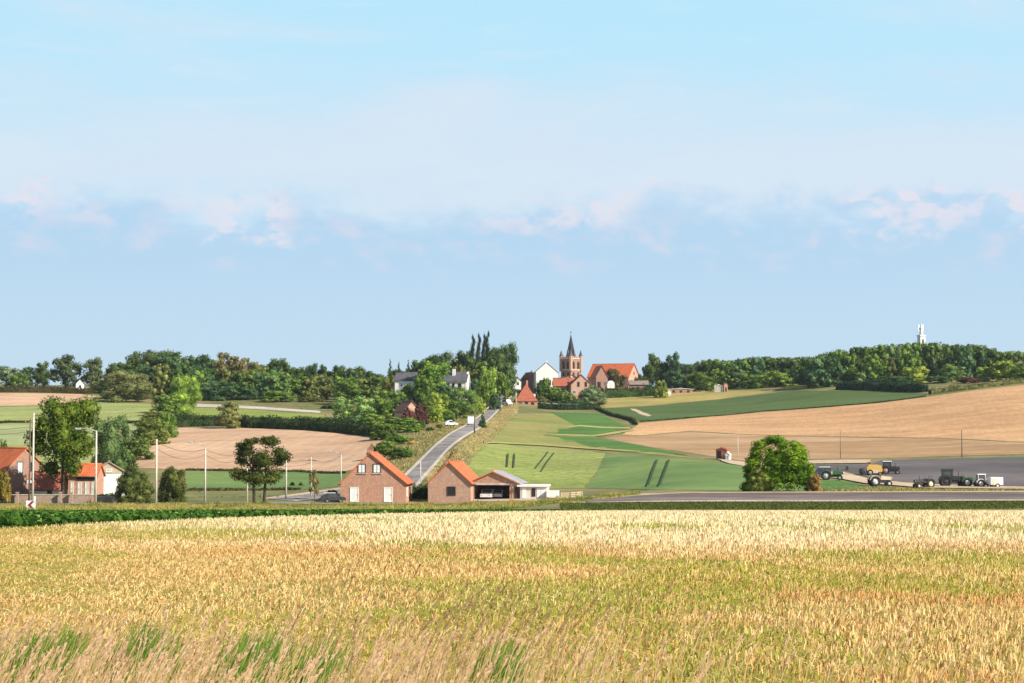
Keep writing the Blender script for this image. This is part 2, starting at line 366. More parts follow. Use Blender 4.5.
DARK = mat('dark_opening', (.02,.02,.022), (.03,.03,.03), 2, rough=.4, obj=True); GLASS = mat('window_glass', (.05,.06,.07), (.08,.09,.10), 1, rough=.12, spec=.6, obj=True)
BLIND = mat('white_blind', (.78,.78,.76), (.70,.70,.69), 3, obj=True)
POLE = mat('concrete_pole', (.62,.57,.50), (.50,.45,.39), 3, obj=True); WOODP = mat('weathered_wood', (.16,.12,.09), (.10,.08,.06), 3, obj=True)
IRON = mat('dark_metal', (.05,.05,.055), (.08,.075,.07), 4, rough=.5, metal=.4, obj=True); RUBB = mat('tyre_rubber', (.025,.024,.023), (.04,.036,.033), 6, obj=True)
def paint(n, c): return mat('paint_'+n, c, tuple(k*.8+.015 for k in c), 2.5, rough=.45, spec=.5, obj=True)
RED = paint('red', (.55,.05,.04)); GRN = paint('green', (.05,.17,.06)); YEL = paint('yellow', (.72,.45,.10)); CRM = paint('cream', (.72,.58,.42))
BLK = paint('black', (.03,.03,.035)); WHP = paint('white', (.82,.80,.78)); NAVY = paint('navy', (.05,.05,.12)); SILV = paint('silver', (.45,.45,.46)); ORG = paint('orange', (.62,.25,.12))

# ------------------------------------------------------------------ ground sheets
def terrain():
    u = np.concatenate([[-2.2,-1.6,-1.1,-.8,-.6,-.5,-.44], np.linspace(-.4, .4, 232), [.44,.5,.6,.8,1.1,1.6,2.2]])
    y = np.concatenate([[-200,-120,-70,-40,-20,-8], np.arange(0, 70, 1.0), np.arange(70, 920, 2.0), np.arange(920, 1400, 16), np.arange(1400, 1850, 60)])
    U, Y = np.meshgrid(u, y, indexing='ij'); X = np.clip(U*np.maximum(Y, 40.), -1900, 1900)
    # keep a monotone, non-degenerate sheet
    X = np.where(np.abs(U) > .9, np.sign(U)*(np.abs(U)*50 + .9*np.maximum(Y, 40.)), U*np.maximum(Y, 40.))
    Zz = T(X, Y); V = np.stack([X, Y, Zz], -1).reshape(-1, 3)
    nu, ny = len(u), len(y); i = np.arange(nu-1)[:, None]*ny + np.arange(ny-1)[None]
    Fa = np.stack([i, i+ny, i+ny+1, i+1], -1).reshape(-1, 4)
    tag(link('ground', npmesh('ground', V, Fa, GROUNDM, True)), 'rolling farmland ground of rough olive grass', 'ground', kind='structure')
terrain()
def sheet(name, pts, m, lift, label, step=5.0, jit=.0, seed=1):
    """a field drawn on the hillside: pts are world xy"""
    pts = [Vector(p[:2]) for p in pts]; out = []
    rr = random.Random(seed)
    for a, b in zip(pts, pts[1:]+pts[:1]):
        n = max(1, int((b-a).length/step))
        for k in range(n):
            p = a.lerp(b, k/n)
            if jit and k: p = p+Vector((rr.uniform(-jit, jit), rr.uniform(-jit, jit)))
            out.append(p)
    nb = len(out); P2 = np.array([(p.x, p.y) for p in out])
    x0, y0 = P2.min(0); x1, y1 = P2.max(0); gs = step
    while (x1-x0)*(y1-y0)/gs/gs > 5000: gs *= 1.2
    gx, gy = np.meshgrid(np.arange(x0, x1, gs), np.arange(y0, y1, gs)); q = np.stack([gx.ravel(), gy.ravel()], 1)
    q = q + np.random.default_rng(3).uniform(-.2, .2, q.shape)*gs
    ins = np.zeros(len(q), bool); A = P2; B = np.roll(P2, -1, 0)
    for (ax, ay), (bx, by) in zip(A, B):
        c = ((ay > q[:,1]) != (by > q[:,1]))
        with np.errstate(divide='ignore', invalid='ignore'):
            xi = (bx-ax)*(q[:,1]-ay)/(by-ay) + ax
        ins ^= c & (q[:,0] < xi)
    q = q[ins]
    co = [Vector((a, b)) for a, b in P2] + [Vector((a, b)) for a, b in q]
    r = delaunay_2d_cdt(co, [], [list(range(nb))], 1, 1e-4)
    V = np.array([(v.x, v.y) for v in r[0]]); fs = [f for f in r[2] if len(f) == 3]
    z = T(V[:,0], V[:,1]) + lift + (.07 if name not in ('stubble_field','crop_ground') else 0)
    z[:nb] -= (.05 + lift*.6) if name not in ('stubble_field','crop_ground','wheel_track','sandy_strip','sandy_track','grass_margin') else 0
    V3 = np.column_stack([V, z]); fs = np.array(fs)
    e1 = V3[fs[:,1]]-V3[fs[:,0]]; e2 = V3[fs[:,2]]-V3[fs[:,0]]; cz = e1[:,0]*e2[:,1]-e1[:,1]*e2[:,0]
    fs[cz < 0] = fs[cz < 0][:, ::-1]
    return tag(link(name, npmesh(name, V3, fs, m, True)), label, name.replace('_', ' '), kind='structure')
def fld(name, pp, m, lift, label, jit=.25, step=5.0):
    w = [P(*p) for p in pp]
    # follow the picture outline densely so that curved ground keeps the outline
    dense = []
    for a, b in zip(pp, pp[1:]+pp[:1]):
        n = max(1, int(max(abs(a[0]-b[0])/12, abs(a[1]-b[1])/6)))
        for k in range(n): dense.append((a[0]+(b[0]-a[0])*k/n, a[1]+(b[1]-a[1])*k/n))
    return sheet(name, [P(*p) for p in dense], m, lift, label, step, jit, seed=len(pp))
sheet('stubble_field', [(-45,-30),(45,-30),(45,62),(10,61),(4.5,58),(-.3,50),(-6,41),(-9.7,33.5),(-20,22),(-45,10)], STRAW_G, .012, 'straw coloured stubble field in the foreground', 2.0, .1)
sheet('crop_ground', [(-45,10.3),(-20,22.3),(-9.7,33.8),(-6,41.3),(-.3,50.3),(4.5,58.3),(6,62.5),(-45,64)], mat('crop_soil', (.09,.13,.035), (.06,.09,.025), 3), .012, 'soil strip under the leafy green crop', 2.0, .1)
fld('far_earth_field', [(-80,393),(30,393.2),(80,394.2),(96,396),(90,401),(60,405),(-80,407.5)], TANP, .04, 'pale earth field on the far left hill')
fld('left_meadow', [(-80,408.3),(60,405.8),(92,402),(150,404),(154,411),(146,421),(126,440),(112,462),(95,482),(-80,482)], MEADOW, .04, 'pale green meadow behind the left farm')
fld('mown_meadow', [(-80,425),(28,424.5),(60,428),(60,440),(40,446),(-80,446)], mat('mown_grass', (.36,.39,.18), (.30,.34,.14), .5, sc=(.3,1,1)), .08, 'paler mown strip in the left meadow')
fld('mown_meadow', [(118,425),(146,424.5),(134,436),(120,437)], MATS['mown_grass'], .08, 'small pale mown patch between hedges')
fld('brown_field', [(176,428),(230,427.3),(300,430.5),(340,433.5),(384,437.5),(380,452),(372,466),(340,472),(300,471),(188,470),(118,467),(122,463),(140,453),(160,442)], TANP, .04, 'pinkish brown bare field in front of the hedge')
fld('low_meadow', [(186,471.5),(300,472.5),(350,474),(350,486),(300,490),(186,491)], BGREEN, .04, 'green meadow behind the roadside poles')
fld('upper_strip', [(188,407.5),(240,409),(325,415.5),(324,421),(290,420),(190,415)], mat('bright_grass', (.27,.32,.055), (.21,.27,.05), .6), .04, 'bright grass strip above the long hedge')
fld('pale_track', [(190,403.5),(240,405.5),(320,411),(320,413),(240,408.2),(190,406.8)], CONC, .08, 'pale track along the foot of the tree belt')
fld('light_crop_field', [(472,444.3),(500,443.8),(540,447.3),(592,451.3),(606,454),(596,472),(584,488.5),(520,489),(440,484),(448,468),(458,452)], LGREEN, .04, 'yellow green crop field behind the sheds')
fld('green_crop_field', [(607,454.3),(624,454.6),(660,457.3),(700,461),(744,465.5),(800,468),(812,472),(805,491),(746,491),(700,490.5),(640,489.6),(585.5,488.3),(597,472)], BGREEN, .04, 'bluish green crop field in the middle')
fld('olive_meadow', [(484,441),(500,427.5),(517,414),(552,414),(576,425.5),(592,430),(592,435),(600,439),(624,445),(660,452),(700,459.3),(660,455),(592,449.5),(540,445.5),(500,442.3)], OLIVE, .04, 'olive meadow below the village')
fld('grass_strip', [(550,412.5),(601,413.5),(614,421),(626,427),(592,427.5),(575,425.5),(564,419)], MGREEN, .09, 'upper fresh green strip below the village')
fld('grass_strip', [(541,433),(560,429),(580,426.8),(624,429),(606,433),(592,435.5),(560,434.5)], MGREEN, .09, 'middle fresh green wedge in the olive meadow')
fld('grass_strip', [(541,435.3),(560,436),(590,437),(628,443),(660,449.5),(690,456),(660,453),(624,451.3),(585,446.5),(555,440)], MGREEN, .09, 'lower fresh green wedge in the olive meadow')
for lb_, pp_ in (('pale grass margin over the middle wedge', [(556,428.6),(580,425.6),(604,427.4),(630,428),(630,429.4),(604,428.7),(580,427)]),
    ('pale grass margin between the two lower wedges', [(541,434.2),(560,434.6),(592,436),(608,433.6),(634,429.6),(634,431),(610,435.2),(592,437.4),(560,435.9)]),
    ('pale grass margin above the light crop field', [(484,442),(540,444.6),(592,448.6),(640,451.8),(640,452.8),(592,449.9),(540,446),(484,443.4)])):
    fld('grass_margin', pp_, mat('pale_margin', (.42,.38,.13), (.34,.32,.10), 1), .12, lb_, .1, 4)
fld('yellow_field', [(600,400),(610,397),(640,395.5),(684,392.5),(714,390.6),(786,389.7),(740,396),(719,399.3),(680,402.8),(640,406),(606,407.5),(600,404)], YELLOW, .04, 'yellow grass field below the tree line')
fld('dark_green_field', [(602,408.3),(640,406.8),(680,403.6),(719,400.1),(760,394.6),(790,390.5),(850,391),(928,393.5),(925,396),(880,402),(820,407),(763,411),(698,416.5),(650,421),(632,421),(610,417),(600,412)], DGREEN, .04, 'dark green crop field on the hill')
fld('sandy_strip', [(630,409),(636,409.5),(652,416),(648,417),(640,414.5)], SAND, .1, 'small sandy strip in the dark crop')
fld('ripe_field', [(640,423.3),(700,417.7),(763,412),(820,408),(880,403),(928,397),(975,390.5),(1024,385.3),(1110,379),(1110,447),(1024,442),(940,438),(800,436),(740,434),(690,431),(640,435.5),(622,434.5)], TAN, .04, 'upper ripe tan field on the right hill')
fld('ripe_field', [(602,437),(640,436.3),(690,431.8),(740,434.8),(800,436.8),(940,438.8),(1024,442.8),(1110,448),(1110,453),(1024,454),(930,456.8),(870,458.6),(800,459),(744,461),(720,457.6),(660,448.6),(625,442.6)], TANB, .04, 'lower browner ripe field on the right hill')
fld('sandy_track', [(716,459.3),(745,462.7),(812,461),(871,460.3),(871,463.7),(812,464.3),(746,467.3),(730,464.3)], SAND, .1, 'sandy track below the ripe field')
fld('ploughed_field', [(812,465),(871,464.3),(882,460.3),(940,459),(1024,457),(1110,456),(1110,487.5),(1024,487),(940,484),(904,482),(870,478),(845,471),(812,470.5)], PLOUGH, .04, 'grey ploughed field beside the tractors')
fld('sandy_track', [(812,471),(840,472),(866,479),(904,483.3),(940,485.5),(1024,487.7),(1110,488),(1110,490.3),(1024,490),(960,489.3),(925,488.7),(896,486.3),(864,484),(838,479),(812,477)], SAND, .1, 'sandy track where the tractors stand')
fld('grass_patch', [(806,480),(838,480),(862,485.5),(860,490),(806,491)], MGREEN, .05, 'small green grass patch by the big bush')
fld('dry_bank', [(424,477),(436,462),(470,437),(498,414),(513,404.5),(519,407),(517,413.5),(500,427),(484,440.5),(462,450),(450,466),(440,482)], DRYG, .03, 'dry yellow grass bank beside the uphill road')
fld('sandy_yard', [(478,499.5),(560,497.5),(600,496),(700,492.3),(700,493.5),(640,496.5),(585,500.5),(560,501.5),(478,501.5)], SAND, .1, 'sandy yard in front of the sheds')
# roads as strips of real width
_ry = np.arange(255, 815, 5.); _rx = []
for _y in _ry:
    _px = np.linspace(380, 530, 600); _x = (_px-512)/F*_y; _row = HOR - T(_x, _x*0+_y)/_y*F
    _want = np.interp(_row, [383,390,400,414,425,435,443,455,475,492,503], [515.5,511.5,502.5,489,474.5,460,449,433.5,413.5,402,394])
    _rx.append(_x[np.argmin(np.abs(_want-_px))])
_rc = np.polyfit(_ry-530, np.array(_rx), 5)
def rd(y): return np.polyval(_rc, np.asarray(y)-530.)
def rw(y): return np.interp(y, [260, 330, 450], [1.2, 1.35, 1.7])
def strip(name, f0, f1, a, b, m, lift, label, along='y', n=140):
    t = np.linspace(a, b, n); V = []; 
    for s in np.linspace(0, 1, 5):
        p = f0(t)*(1-s)+f1(t)*s
        X, Y = (p, t) if along == 'y' else (t, p)
        V.append(np.stack([X, Y, T(X, Y)+lift], -1))
    V = np.concatenate(V); Fa = []
    for k in range(4):
        i = np.arange(n-1)+k*n; Fa.append(np.stack([i, i+1, i+n+1, i+n], -1))
    Fa = np.concatenate(Fa)
    if along == 'y': Fa = Fa[:, ::-1]
    return tag(link(name, npmesh(name, V, Fa, m, True)), label, name.replace('_', ' '), kind='structure')
o = np.ones
strip('road', lambda t: rd(t)-rw(t), lambda t: rd(t)+rw(t), 262, 790, ASPH, .14, 'straight grey road climbing to the village')
strip('pavement', lambda t: rd(t)-rw(t)-.75, lambda t: rd(t)-rw(t)-.02, 262, 800, CONC, .20, 'pale concrete edge left of the uphill road')
strip('pavement', lambda t: rd(t)+rw(t)+.02, lambda t: rd(t)+rw(t)+.7, 262, 800, CONC, .20, 'pale concrete edge right of the uphill road')
strip('main_road', lambda t: 0*t+240.5, lambda t: 0*t+246.5, -140, 10, ASPH, .06, 'grey road passing in front of the brick houses', 'x')
strip('right_road', lambda t: 0*t+185.5, lambda t: 0*t+194.5, 8, 140, mat('lane_asphalt', (.17,.13,.118), (.115,.09,.082), .5, sc=(.15,1,1), c3=(.24,.19,.17), bigs=.12, big=(.3,1,1)), .10, 'brownish grey road on the right in front of the fields', 'x')
strip('road_edge', lambda t: 0*t+183.9, lambda t: 0*t+185.4, 6, 140, CONC, .12, 'pale near edge of the right road', 'x')
strip('road_edge', lambda t: 0*t+194.6, lambda t: 0*t+196.2, 8, 140, SAND, .12, 'pale far edge of the right road', 'x')
fld('side_lane', [(268,499),(300,495.5),(345,489.5),(352,491),(318,499),(296,501.5)], ASPH, .1, 'grey lane bending in beside the brick farmhouse')
fld('side_lane_verge', [(262,498.3),(300,493.5),(345,487),(345,489),(300,495.3),(266,499.5)], SAND, .08, 'sandy verge along the side lane')
# wheel tracks in the crops: darker trodden lines
TRK = mat('wheel_track', (.05,.085,.025), (.035,.06,.02), 2)
def tramline(pp, wpx, label):
    l = [(a-wpx/2, b) for a, b in pp]; r = [(a+wpx/2, b) for a, b in reversed(pp)]
    fld('wheel_track', l+r, TRK, .22, label, 0, 3)
tramline([(657,461),(652,475),(648,487)], 2.2, 'left wheel track in the green crop')
tramline([(669,461),(664,475),(659.5,487)], 2.2, 'right wheel track in the green crop')
tramline([(548,453),(542,461),(535,470)], 1.7, 'left wheel track of the middle pair in the light crop')
tramline([(554,454),(547,463),(541,473)], 1.7, 'right wheel track of the middle pair in the light crop')
tramline([(508,455),(507,468)], 1.7, 'left wheel track behind the shed')
tramline([(514.5,455),(513.5,469)], 1.7, 'right wheel track behind the shed')

# ------------------------------------------------------------------ village and farm buildings
def windows(root, specs, face, W_, L_):
    """specs: (centre along the face, bottom z, width, height, kind); face front/right/left"""
    for c, z, w, h, kind in specs:
        def bx(mb, a0, a1, d0, d1, z0, z1):
            if face == 'front': mb.box(a0, a1, -d1, -d0, z0, z1)
            elif face == 'right': mb.box(W_/2+d0, W_/2+d1, a0, a1, z0, z1)
            else: mb.box(-W_/2-d1, -W_/2-d0, a0, a1, z0, z1)
        t = .09*min(1, w)+.02
        if kind == 'louvre':
            pass
        fr = MB(); 
        bx(fr, c-w/2, c-w/2+t, 0, .07, z, z+h); bx(fr, c+w/2-t, c+w/2, 0, .07, z, z+h)
        bx(fr, c-w/2+t, c+w/2-t, 0, .07, z+h-t, z+h); bx(fr, c-w/2+t, c+w/2-t, 0, .07, z, z+t)
        nm = 'door' if kind.startswith('door') else 'window'
        fm = {'white': WHITE, 'dark': IRON, 'blind': IRON, 'door': WHITE, 'doorw': WHITE, 'doord': IRON}[kind]
        f = fr.build(nm, fm, root)
        pn = MB(); bx(pn, c-w/2+t, c+w/2-t, 0, .03, z+t, z+h-t)
        pm = {'white': GLASS, 'dark': DARK, 'blind': BLIND, 'door': BLIND, 'doorw': OFFW, 'doord': DARK}[kind]
        pn.build('door_leaf' if nm == 'door' else 'pane', pm, f)
        if nm == 'door':
            hd = MB(); bx(hd, c+w/2-t-.12, c+w/2-t-.07, .03, .08, z+h*.45, z+h*.5); hd.build('handle', IRON, f)
        elif kind != 'dark':
            sl = MB(); bx(sl, c-w/2-.08, c+w/2+.08, 0, .14, z-.09, z-.003); sl.build('sill', CONC, f)
            ba = MB(); bx(ba, c-.025, c+.025, .031, .055, z+t, z+h-t); ba.build('glazing_bar', fm, f)
def house(name, label, cat, loc, rz, W_, L_, hw, hr, wm, rm, front=(), right=(), left=(), chim=(), ov=.25, group=None, hip=0.0, apx=0.0, gut=True, base=True):
    """gabled building: gable faces local -y at y=0, ridge runs along +y"""
    root = empty(name, loc, rz, label, cat, group); a = W_/2
    fy = (lambda z: 0)
    wl = MB(); wl.prism([(-a, -3.5), (a, -3.5), (a, hw), (apx*a + (a*0), hr) if hip == 0 else (a, hw), (-a, hw)] if hip == 0 else [(-a,-3.5),(a,-3.5),(a,hw),(-a,hw)], 0, L_)
    wl.build('wall', wm, root)
    rf = MB(); th = .16
    if hip == 0:
        xr = apx*a
        for s in (-1, 1):
            dx = s*a - xr; sl = (hr-hw)/abs(dx); ex = s*a + s*ov; ez = hw - ov*sl
            rf.prism([(xr, hr+.02), (ex, ez+.02), (ex, ez+th+.02), (xr, hr+th+.02)], -ov, L_+ov)
    else:
        e = ov; z0 = hw+.02
        vs = [(-a-e,-e,z0),(a+e,-e,z0),(a+e,L_+e,z0),(-a-e,L_+e,z0),(0,hip,hr),(0,L_-hip,hr)]
        vs2 = vs+[(-a-e,-e,z0-.15),(a+e,-e,z0-.15),(a+e,L_+e,z0-.15),(-a-e,L_+e,z0-.15)]
        rf.add(vs2, [(0,1,4),(1,2,5,4),(2,3,5),(3,0,4,5),(6,7,1,0),(7,8,2,1),(8,9,3,2),(9,6,0,3),(6,9,8,7)])
    ro = rf.build('roof', rm, root)
    rg = MB(); 
    if hip == 0: rg.tube([(apx*a, -ov, hr+th+.03), (apx*a, L_+ov, hr+th+.03)], .11, 6)
    else: rg.tube([(0, hip, hr+.03), (0, L_-hip, hr+.03)], .11, 6)
    rg.build('ridge_tiles', rm, ro)
    if gut and hip == 0:
        for s in (-1, 1):
            sl = (hr-hw)/abs(s*a-apx*a); g = MB(); g.tube([(s*(a+ov+.07), -ov, hw-ov*sl), (s*(a+ov+.07), L_+ov, hw-ov*sl)], .07, 6); g.build('gutter', IRON, root)
    for (cx, cy, cw, ztop) in chim:
        c = MB(); zb = hr - abs(cx-apx*a)*(hr-hw)/a - .5; c.box(cx-cw/2, cx+cw/2, cy, cy+cw, zb, ztop); c.box(cx-cw/2-.07, cx+cw/2+.07, cy-.07, cy+cw+.07, ztop+.003, ztop+.12)
        co = c.build('chimney', wm, ro); q = MB(); q.lathe([(.12, ztop+.12), (.10, ztop+.42)], (cx, cy+cw/2, 0), 8); q.build('chimney_pot', TILED, co)
    windows(root, front, 'front', W_, L_); windows(root, right, 'right', W_, L_); windows(root, left, 'left', W_, L_)
    return root
def ppm(Y): return F/Y
# brick farmhouse in the middle
b = G(373.5, 252); b.z = zr(252, 502.7)
house('brick_farmhouse', 'pink brick farmhouse with orange tiled roof and two upper gable windows beside the road', 'farmhouse', b, R(-2.5), 9.3, 9.0, 2.75, 6.9, BRK, TILE,
  front=[(-1.6,4.15,1.15,1.35,'blind'),(.55,4.15,1.15,1.35,'blind'),(-2.65,.1,1.25,2.1,'door'),(2.15,.1,1.25,2.1,'door')],
  right=[(1.6,.9,1.0,1.2,'white'),(5.2,.1,1.0,2.1,'doord')], chim=[(-.5,.4,.7,7.5)], apx=-.1)
b = G(449.5, 254); b.z = zr(254, 502.3)
house('brick_barn', 'small pink brick barn with orange tiled roof and one dark square gable window', 'barn', b, R(-9), 6.2, 9.5, 2.75, 5.6, BRKP, TILE,
  front=[(.3,.95,1.25,1.3,'dark')], right=[(2.5,.1,1.0,2.0,'doord')], chim=[(-.55,1.2,.5,6.0)])
# open garage with two vehicles inside
def open_garage():
    b = G(493, 255); b.z = zr(255, 499.6); root = empty('open_garage', b, R(-8), 'orange brick garage with grey sheet roof and one wide dark open bay', 'garage')
    a, Lg, hw, hr = 3.6, 8.0, 2.35, 3.95
    w = MB(); w.box(-a, -a+.85, 0, .25, -1, 2.2); w.box(a-1.2, a, 0, .25, -1, 2.2)
    w.prism([(-a,2.203),(a,2.203),(a,hw),(0,hr),(-a,hw)], 0, .25)
    w.box(-a, -a+.22, .253, Lg-.003, -1, hw); w.box(a-.22, a, .253, Lg-.003, -1, hw); w.prism([(-a,-1),(a,-1),(a,hw),(0,hr),(-a,hw)], Lg, Lg+.22)
    w.build('wall', BRKO, root)
    li = MB(); li.box(-a+.6, a-1.0, -.06, -.003, 2.08, 2.38); li.build('lintel', CONC, root)
    f = MB(); f.box(-a+.25, a-.25, .3, Lg, -.9, .02); f.build('garage_floor', CONC, root)
    r = MB(); ov = .35; sl = (hr-hw)/a
    for s in (-1, 1): r.prism([(0,hr+.02),(s*(a+ov),hw-ov*sl+.02),(s*(a+ov),hw-ov*sl+.14),(0,hr+.14)], -.3, Lg+.5)
    ro = r.build('roof', METR, root)
    e = MB(); e.tube([(0,-.3,hr+.17),(0,Lg+.5,hr+.17)], .09); e.build('ridge_tiles', BRKO, ro)
    e = MB(); e.prism([(0,hr+.01),(0,hr+.16),(-a-.36,hw-.15+.16),(-a-.36,hw-.15)], -.36, -.303); e.prism([(0,hr+.01),(a+.36,hw-.15),(a+.36,hw-.15+.16),(0,hr+.16)], -.36, -.303); e.build('bargeboard', ORG, ro)
    return root
GAR = open_garage()
b = G(533.5, 254); b.z = zr(254, 499.0)
def annex():
    root = empty('flat_roofed_shed', b, R(-5), 'low white flat roofed shed attached to the right of the open garage', 'shed')
    w = MB(); w.box(-1.9, 1.9, 0, 5, -1, 1.75); w.build('wall', OFFW, root)
    r = MB(); r.box(-2.35, 2.1, -.35, 5.2, 1.753, 2.0); r.build('roof', WHITE, root)
    windows(root, [(.0,.35,.55,1.2,'dark')], 'front', 3.8, 5)
    for x in (-1.35, .75, 1.35):
        s = MB(); s.box(x-.28, x+.28, -.05, 0-.003, .1, 1.55); s.build('door_panel', WHITE, root)
    return root
annex()
b2 = G(516.2, 254.5); b2.z = zr(254.5, 499.0)
house('lean_to_store', 'narrow brick lean-to with dark doorway between garage and white shed', 'store', b2, R(-5), 1.3, 5, 1.9, 2.3, BRKO, METR, front=[(.1,.05,.7,1.7,'doord')], ov=.1, gut=False)
b3 = G(552.5, 252.5); b3.z = zr(252.5, 498.2)
tk = empty('white_container', b3, R(-4), 'low white storage container right of the flat roofed shed', 'container')
m = MB(); m.box(-.95, .85, 0, 2.2, .12, 1.05, .06); m.build('body', WHP, tk)
m = MB()
for x in (-.75, .65): m = MB(); m.box(x-.08, x+.08, .1, 2.1, 0, .117); m.build('skid', IRON, tk)
m = MB(); m.box(-.80, -.06, -.03, -.003, .2, .97); m.build('door', WHITE, tk)
m = MB(); m.box(-.02, .75, -.03, -.003, .2, .97); m.build('door', WHITE, tk)
def fence(label, pts, h, nslat, m, group=None, post=2.0, name='wooden_fence', t=.04):
    """pts world points; posts and rails follow the ground"""
    root = empty(name, pts[0], 0, label, 'fence', group); o0 = pts[0]; P0 = []
    for a, b_ in zip(pts, pts[1:]):
        n = max(1, int((b_-a).length/post))
        P0 += [a.lerp(b_, k/n) for k in range(n)]
    P0.append(pts[-1]); P0 = [Vector((p.x, p.y, Tz(p.x, p.y))) - o0 for p in P0]
    for k, p in enumerate(P0[:60]):
        q = MB(); q.box(p.x-.06, p.x+.06, p.y-.06, p.y+.06, p.z-.3, p.z+h); q.build('post', m, root)
    q = MB()
    for j in range(nslat):
        z = h*(j+.6)/nslat
        for a, b_ in zip(P0, P0[1:]):
            d = (b_-a); nn = Vector((-d.y, d.x, 0)).normalized()*t; hh = h/nslat*.32
            off = nn*2.2
            vs = [a+off-nn, b_+off-nn, b_+off+nn, a+off+nn]; vs = [Vector((v.x, v.y, v.z+z-hh)) for v in vs]+[Vector((v.x, v.y, v.z+z+hh)) for v in vs]
            q.add(vs, [(0,3,2,1),(4,5,6,7),(0,1,5,4),(1,2,6,5),(2,3,7,6),(3,0,4,7)])
    q.build('rail', m, root); return root
PALE = mat('pale_fence_wood', (.60,.50,.33), (.48,.38,.24), 3, obj=True)
fence('pale plank fence right of the white container', [G(561, 252), G(571, 252), G(582, 252.5)], 1.05, 4, PALE, post=.8)

# left farm
b = Vector(G(27, 262)); b.z = zr(262, 496)
house('red_roofed_farmhouse', 'brown brick farmhouse with orange roof at the left edge, white arched gable window', 'farmhouse', b - Vector((0,0,0)), R(48), 7.6, 15, 3.6, 6.9, BRKD, TILE,
  front=[(-1.0,3.3,1.0,1.75,'blind'),(2.2,.9,1.0,1.3,'white'),(1.0,3.6,.6,1.4,'dark')], left=[(2.5,1.0,1.1,1.4,'dark'),(6,1,1.1,1.4,'dark')], chim=[(0,12,.8,7.7)])
b = G(47, 258); b.z = zr(258, 496)
r_ = house('tiled_outbuilding', 'low outbuilding with rust orange roof left of the dark tree trunk', 'outbuilding', b+Vector((-2.3,0,0)), R(90), 4.0, 4.3, 1.15, 3.3, OFFW, TILED, ov=.3)
r_.location = b+Vector((2.2,2.0,0)); 
windows(r_, [(1.6,.1,.7,1.0,'doord')], 'left', 4.0, 4.3)
b = G(83, 258); b.z = zr(258, 496.5)
r_ = house('brick_stable', 'pink brick stable with orange roof and tall white doors behind the street lamp', 'stable', b+Vector((2.1,2.4,0)), R(90), 4.6, 4.1, 3.0, 4.5, BRK, TILE,
  left=[(.45,.2,.5,1.9,'doorw'),(1.35,.2,.6,1.9,'doorw'),(2.4,.2,.6,1.9,'doorw'),(3.5,.2,.45,1.9,'doorw')])
q = MB(); q.box(-2.42, -2.3-.004, .25, 2.9, 2.35, 2.85); q.build('dark_panel', DARK, r_)  # flat dark panel across the wall above the doors
b = G(110, 268); b.z = zr(268, 495)
house('white_garage', 'white gabled garage with tan roof behind the low brick wall', 'garage', b, R(14), 5.6, 7.5, 3.2, 4.9, WHITE, mat('tan_roof', (.42,.33,.24), (.33,.26,.19), 1, obj=True),
  front=[(0,3.45,.9,.5,'white')], ov=.3)
q = MB(); q.prism([(-2.85,3.22),(2.85,3.22),(0,4.85)], -.05, -.004); q.build('gable_cladding', mat('tan_boards', (.50,.42,.30), (.42,.34,.24), 2, obj=True), bpy.data.objects['white_garage'])
def wallrun(label, px0, px1, Y, h, m, name='garden_wall', th=.24, cap=None, group=None):
    pts = [G(px0+(px1-px0)*k/8, Y) for k in range(9)]; o0 = pts[0]; root = empty(name, o0, 0, label, 'wall', group)
    q = MB(); c = MB()
    for a, b_ in zip(pts, pts[1:]):
        for M_, z0, z1, e in ((q, -.5, h, 0), (c, h+.003, h+.09, .05)):
            vs = [(p.x-o0.x, p.y-o0.y+s, p.z-o0.z+z) for z in (z0, z1) for p, s in ((a, -e), (b_, -e), (b_, th+e), (a, th+e))]
            M_.add(vs, [(0,3,2,1),(4,5,6,7),(0,1,5,4),(1,2,6,5),(2,3,7,6),(3,0,4,7)])
    q.build('wall', m, root); c.build('coping', cap or CONC, root); return root
wallrun('low weathered brick garden wall in front of the left farm', -30, 92, 249.5, 1.15, BRKW)
wallrun('low pinkish garden wall running right from the first street lamp', 96, 150, 249.5, .85, BRKW)
for i, px in enumerate((19, 62, 73)):
    b = G(px, 248.9); q = MB(); q.box(-.16, .16, -.16, .16, -.3, 1.45); q.box(-.21, .21, -.21, .21, 1.453, 1.56)
    tag(q.build('gate_pillar', BRKW, None, b), ['brick gate pillar left of the chevron sign', 'brick gate pillar just left of the dark tree trunk', 'brick gate pillar between dark trunk and first street lamp'][i], 'pillar', 'gate pillars along the garden wall')

# upper village
def vh(name, label, cat, px0, px1, base, eave, apex, Y, L_, rz, wm, rm, **k):
    w = (px1-px0)/ppm(Y); b = G((px0+px1)/2, Y); zb = zr(Y, base); 
    return house(name, label, cat, Vector((b.x, b.y, zb)), R(rz), w, L_, zr(Y, eave)-zb, zr(Y, apex)-zb, wm, rm, **k)
vh('white_gabled_house', 'white gabled house with big white roof left of the church', 'house', 536, 558, 387, 372, 362.5, 715, 12, 4, WHITE, mat('white_roof', (.72,.71,.70), (.62,.62,.62), 1, obj=True),
   front=[(-2.3,.8,1.4,2.0,'dark'),(1.0,.6,1.2,2.2,'doord'),(2.8,.8,1.3,1.5,'dark')], chim=[(0,2,.7,10.6)])
vh('steep_roofed_cottage', 'cottage with steep rust red hipped roof and white dormers beside the uphill road', 'cottage', 516, 537, 406, 401, 383.5, 640, 9, 4, BRKO, TILED, hip=1.5,
   front=[(-2.2,.2,1.2,1.1,'dark'),(0,.2,1.2,1.4,'doord'),(2.2,.2,1.2,1.1,'dark')], ov=.3)
ct = bpy.data.objects['steep_roofed_cottage']; rf_ = [c for c in ct.children if c.name.startswith('roof')][0]
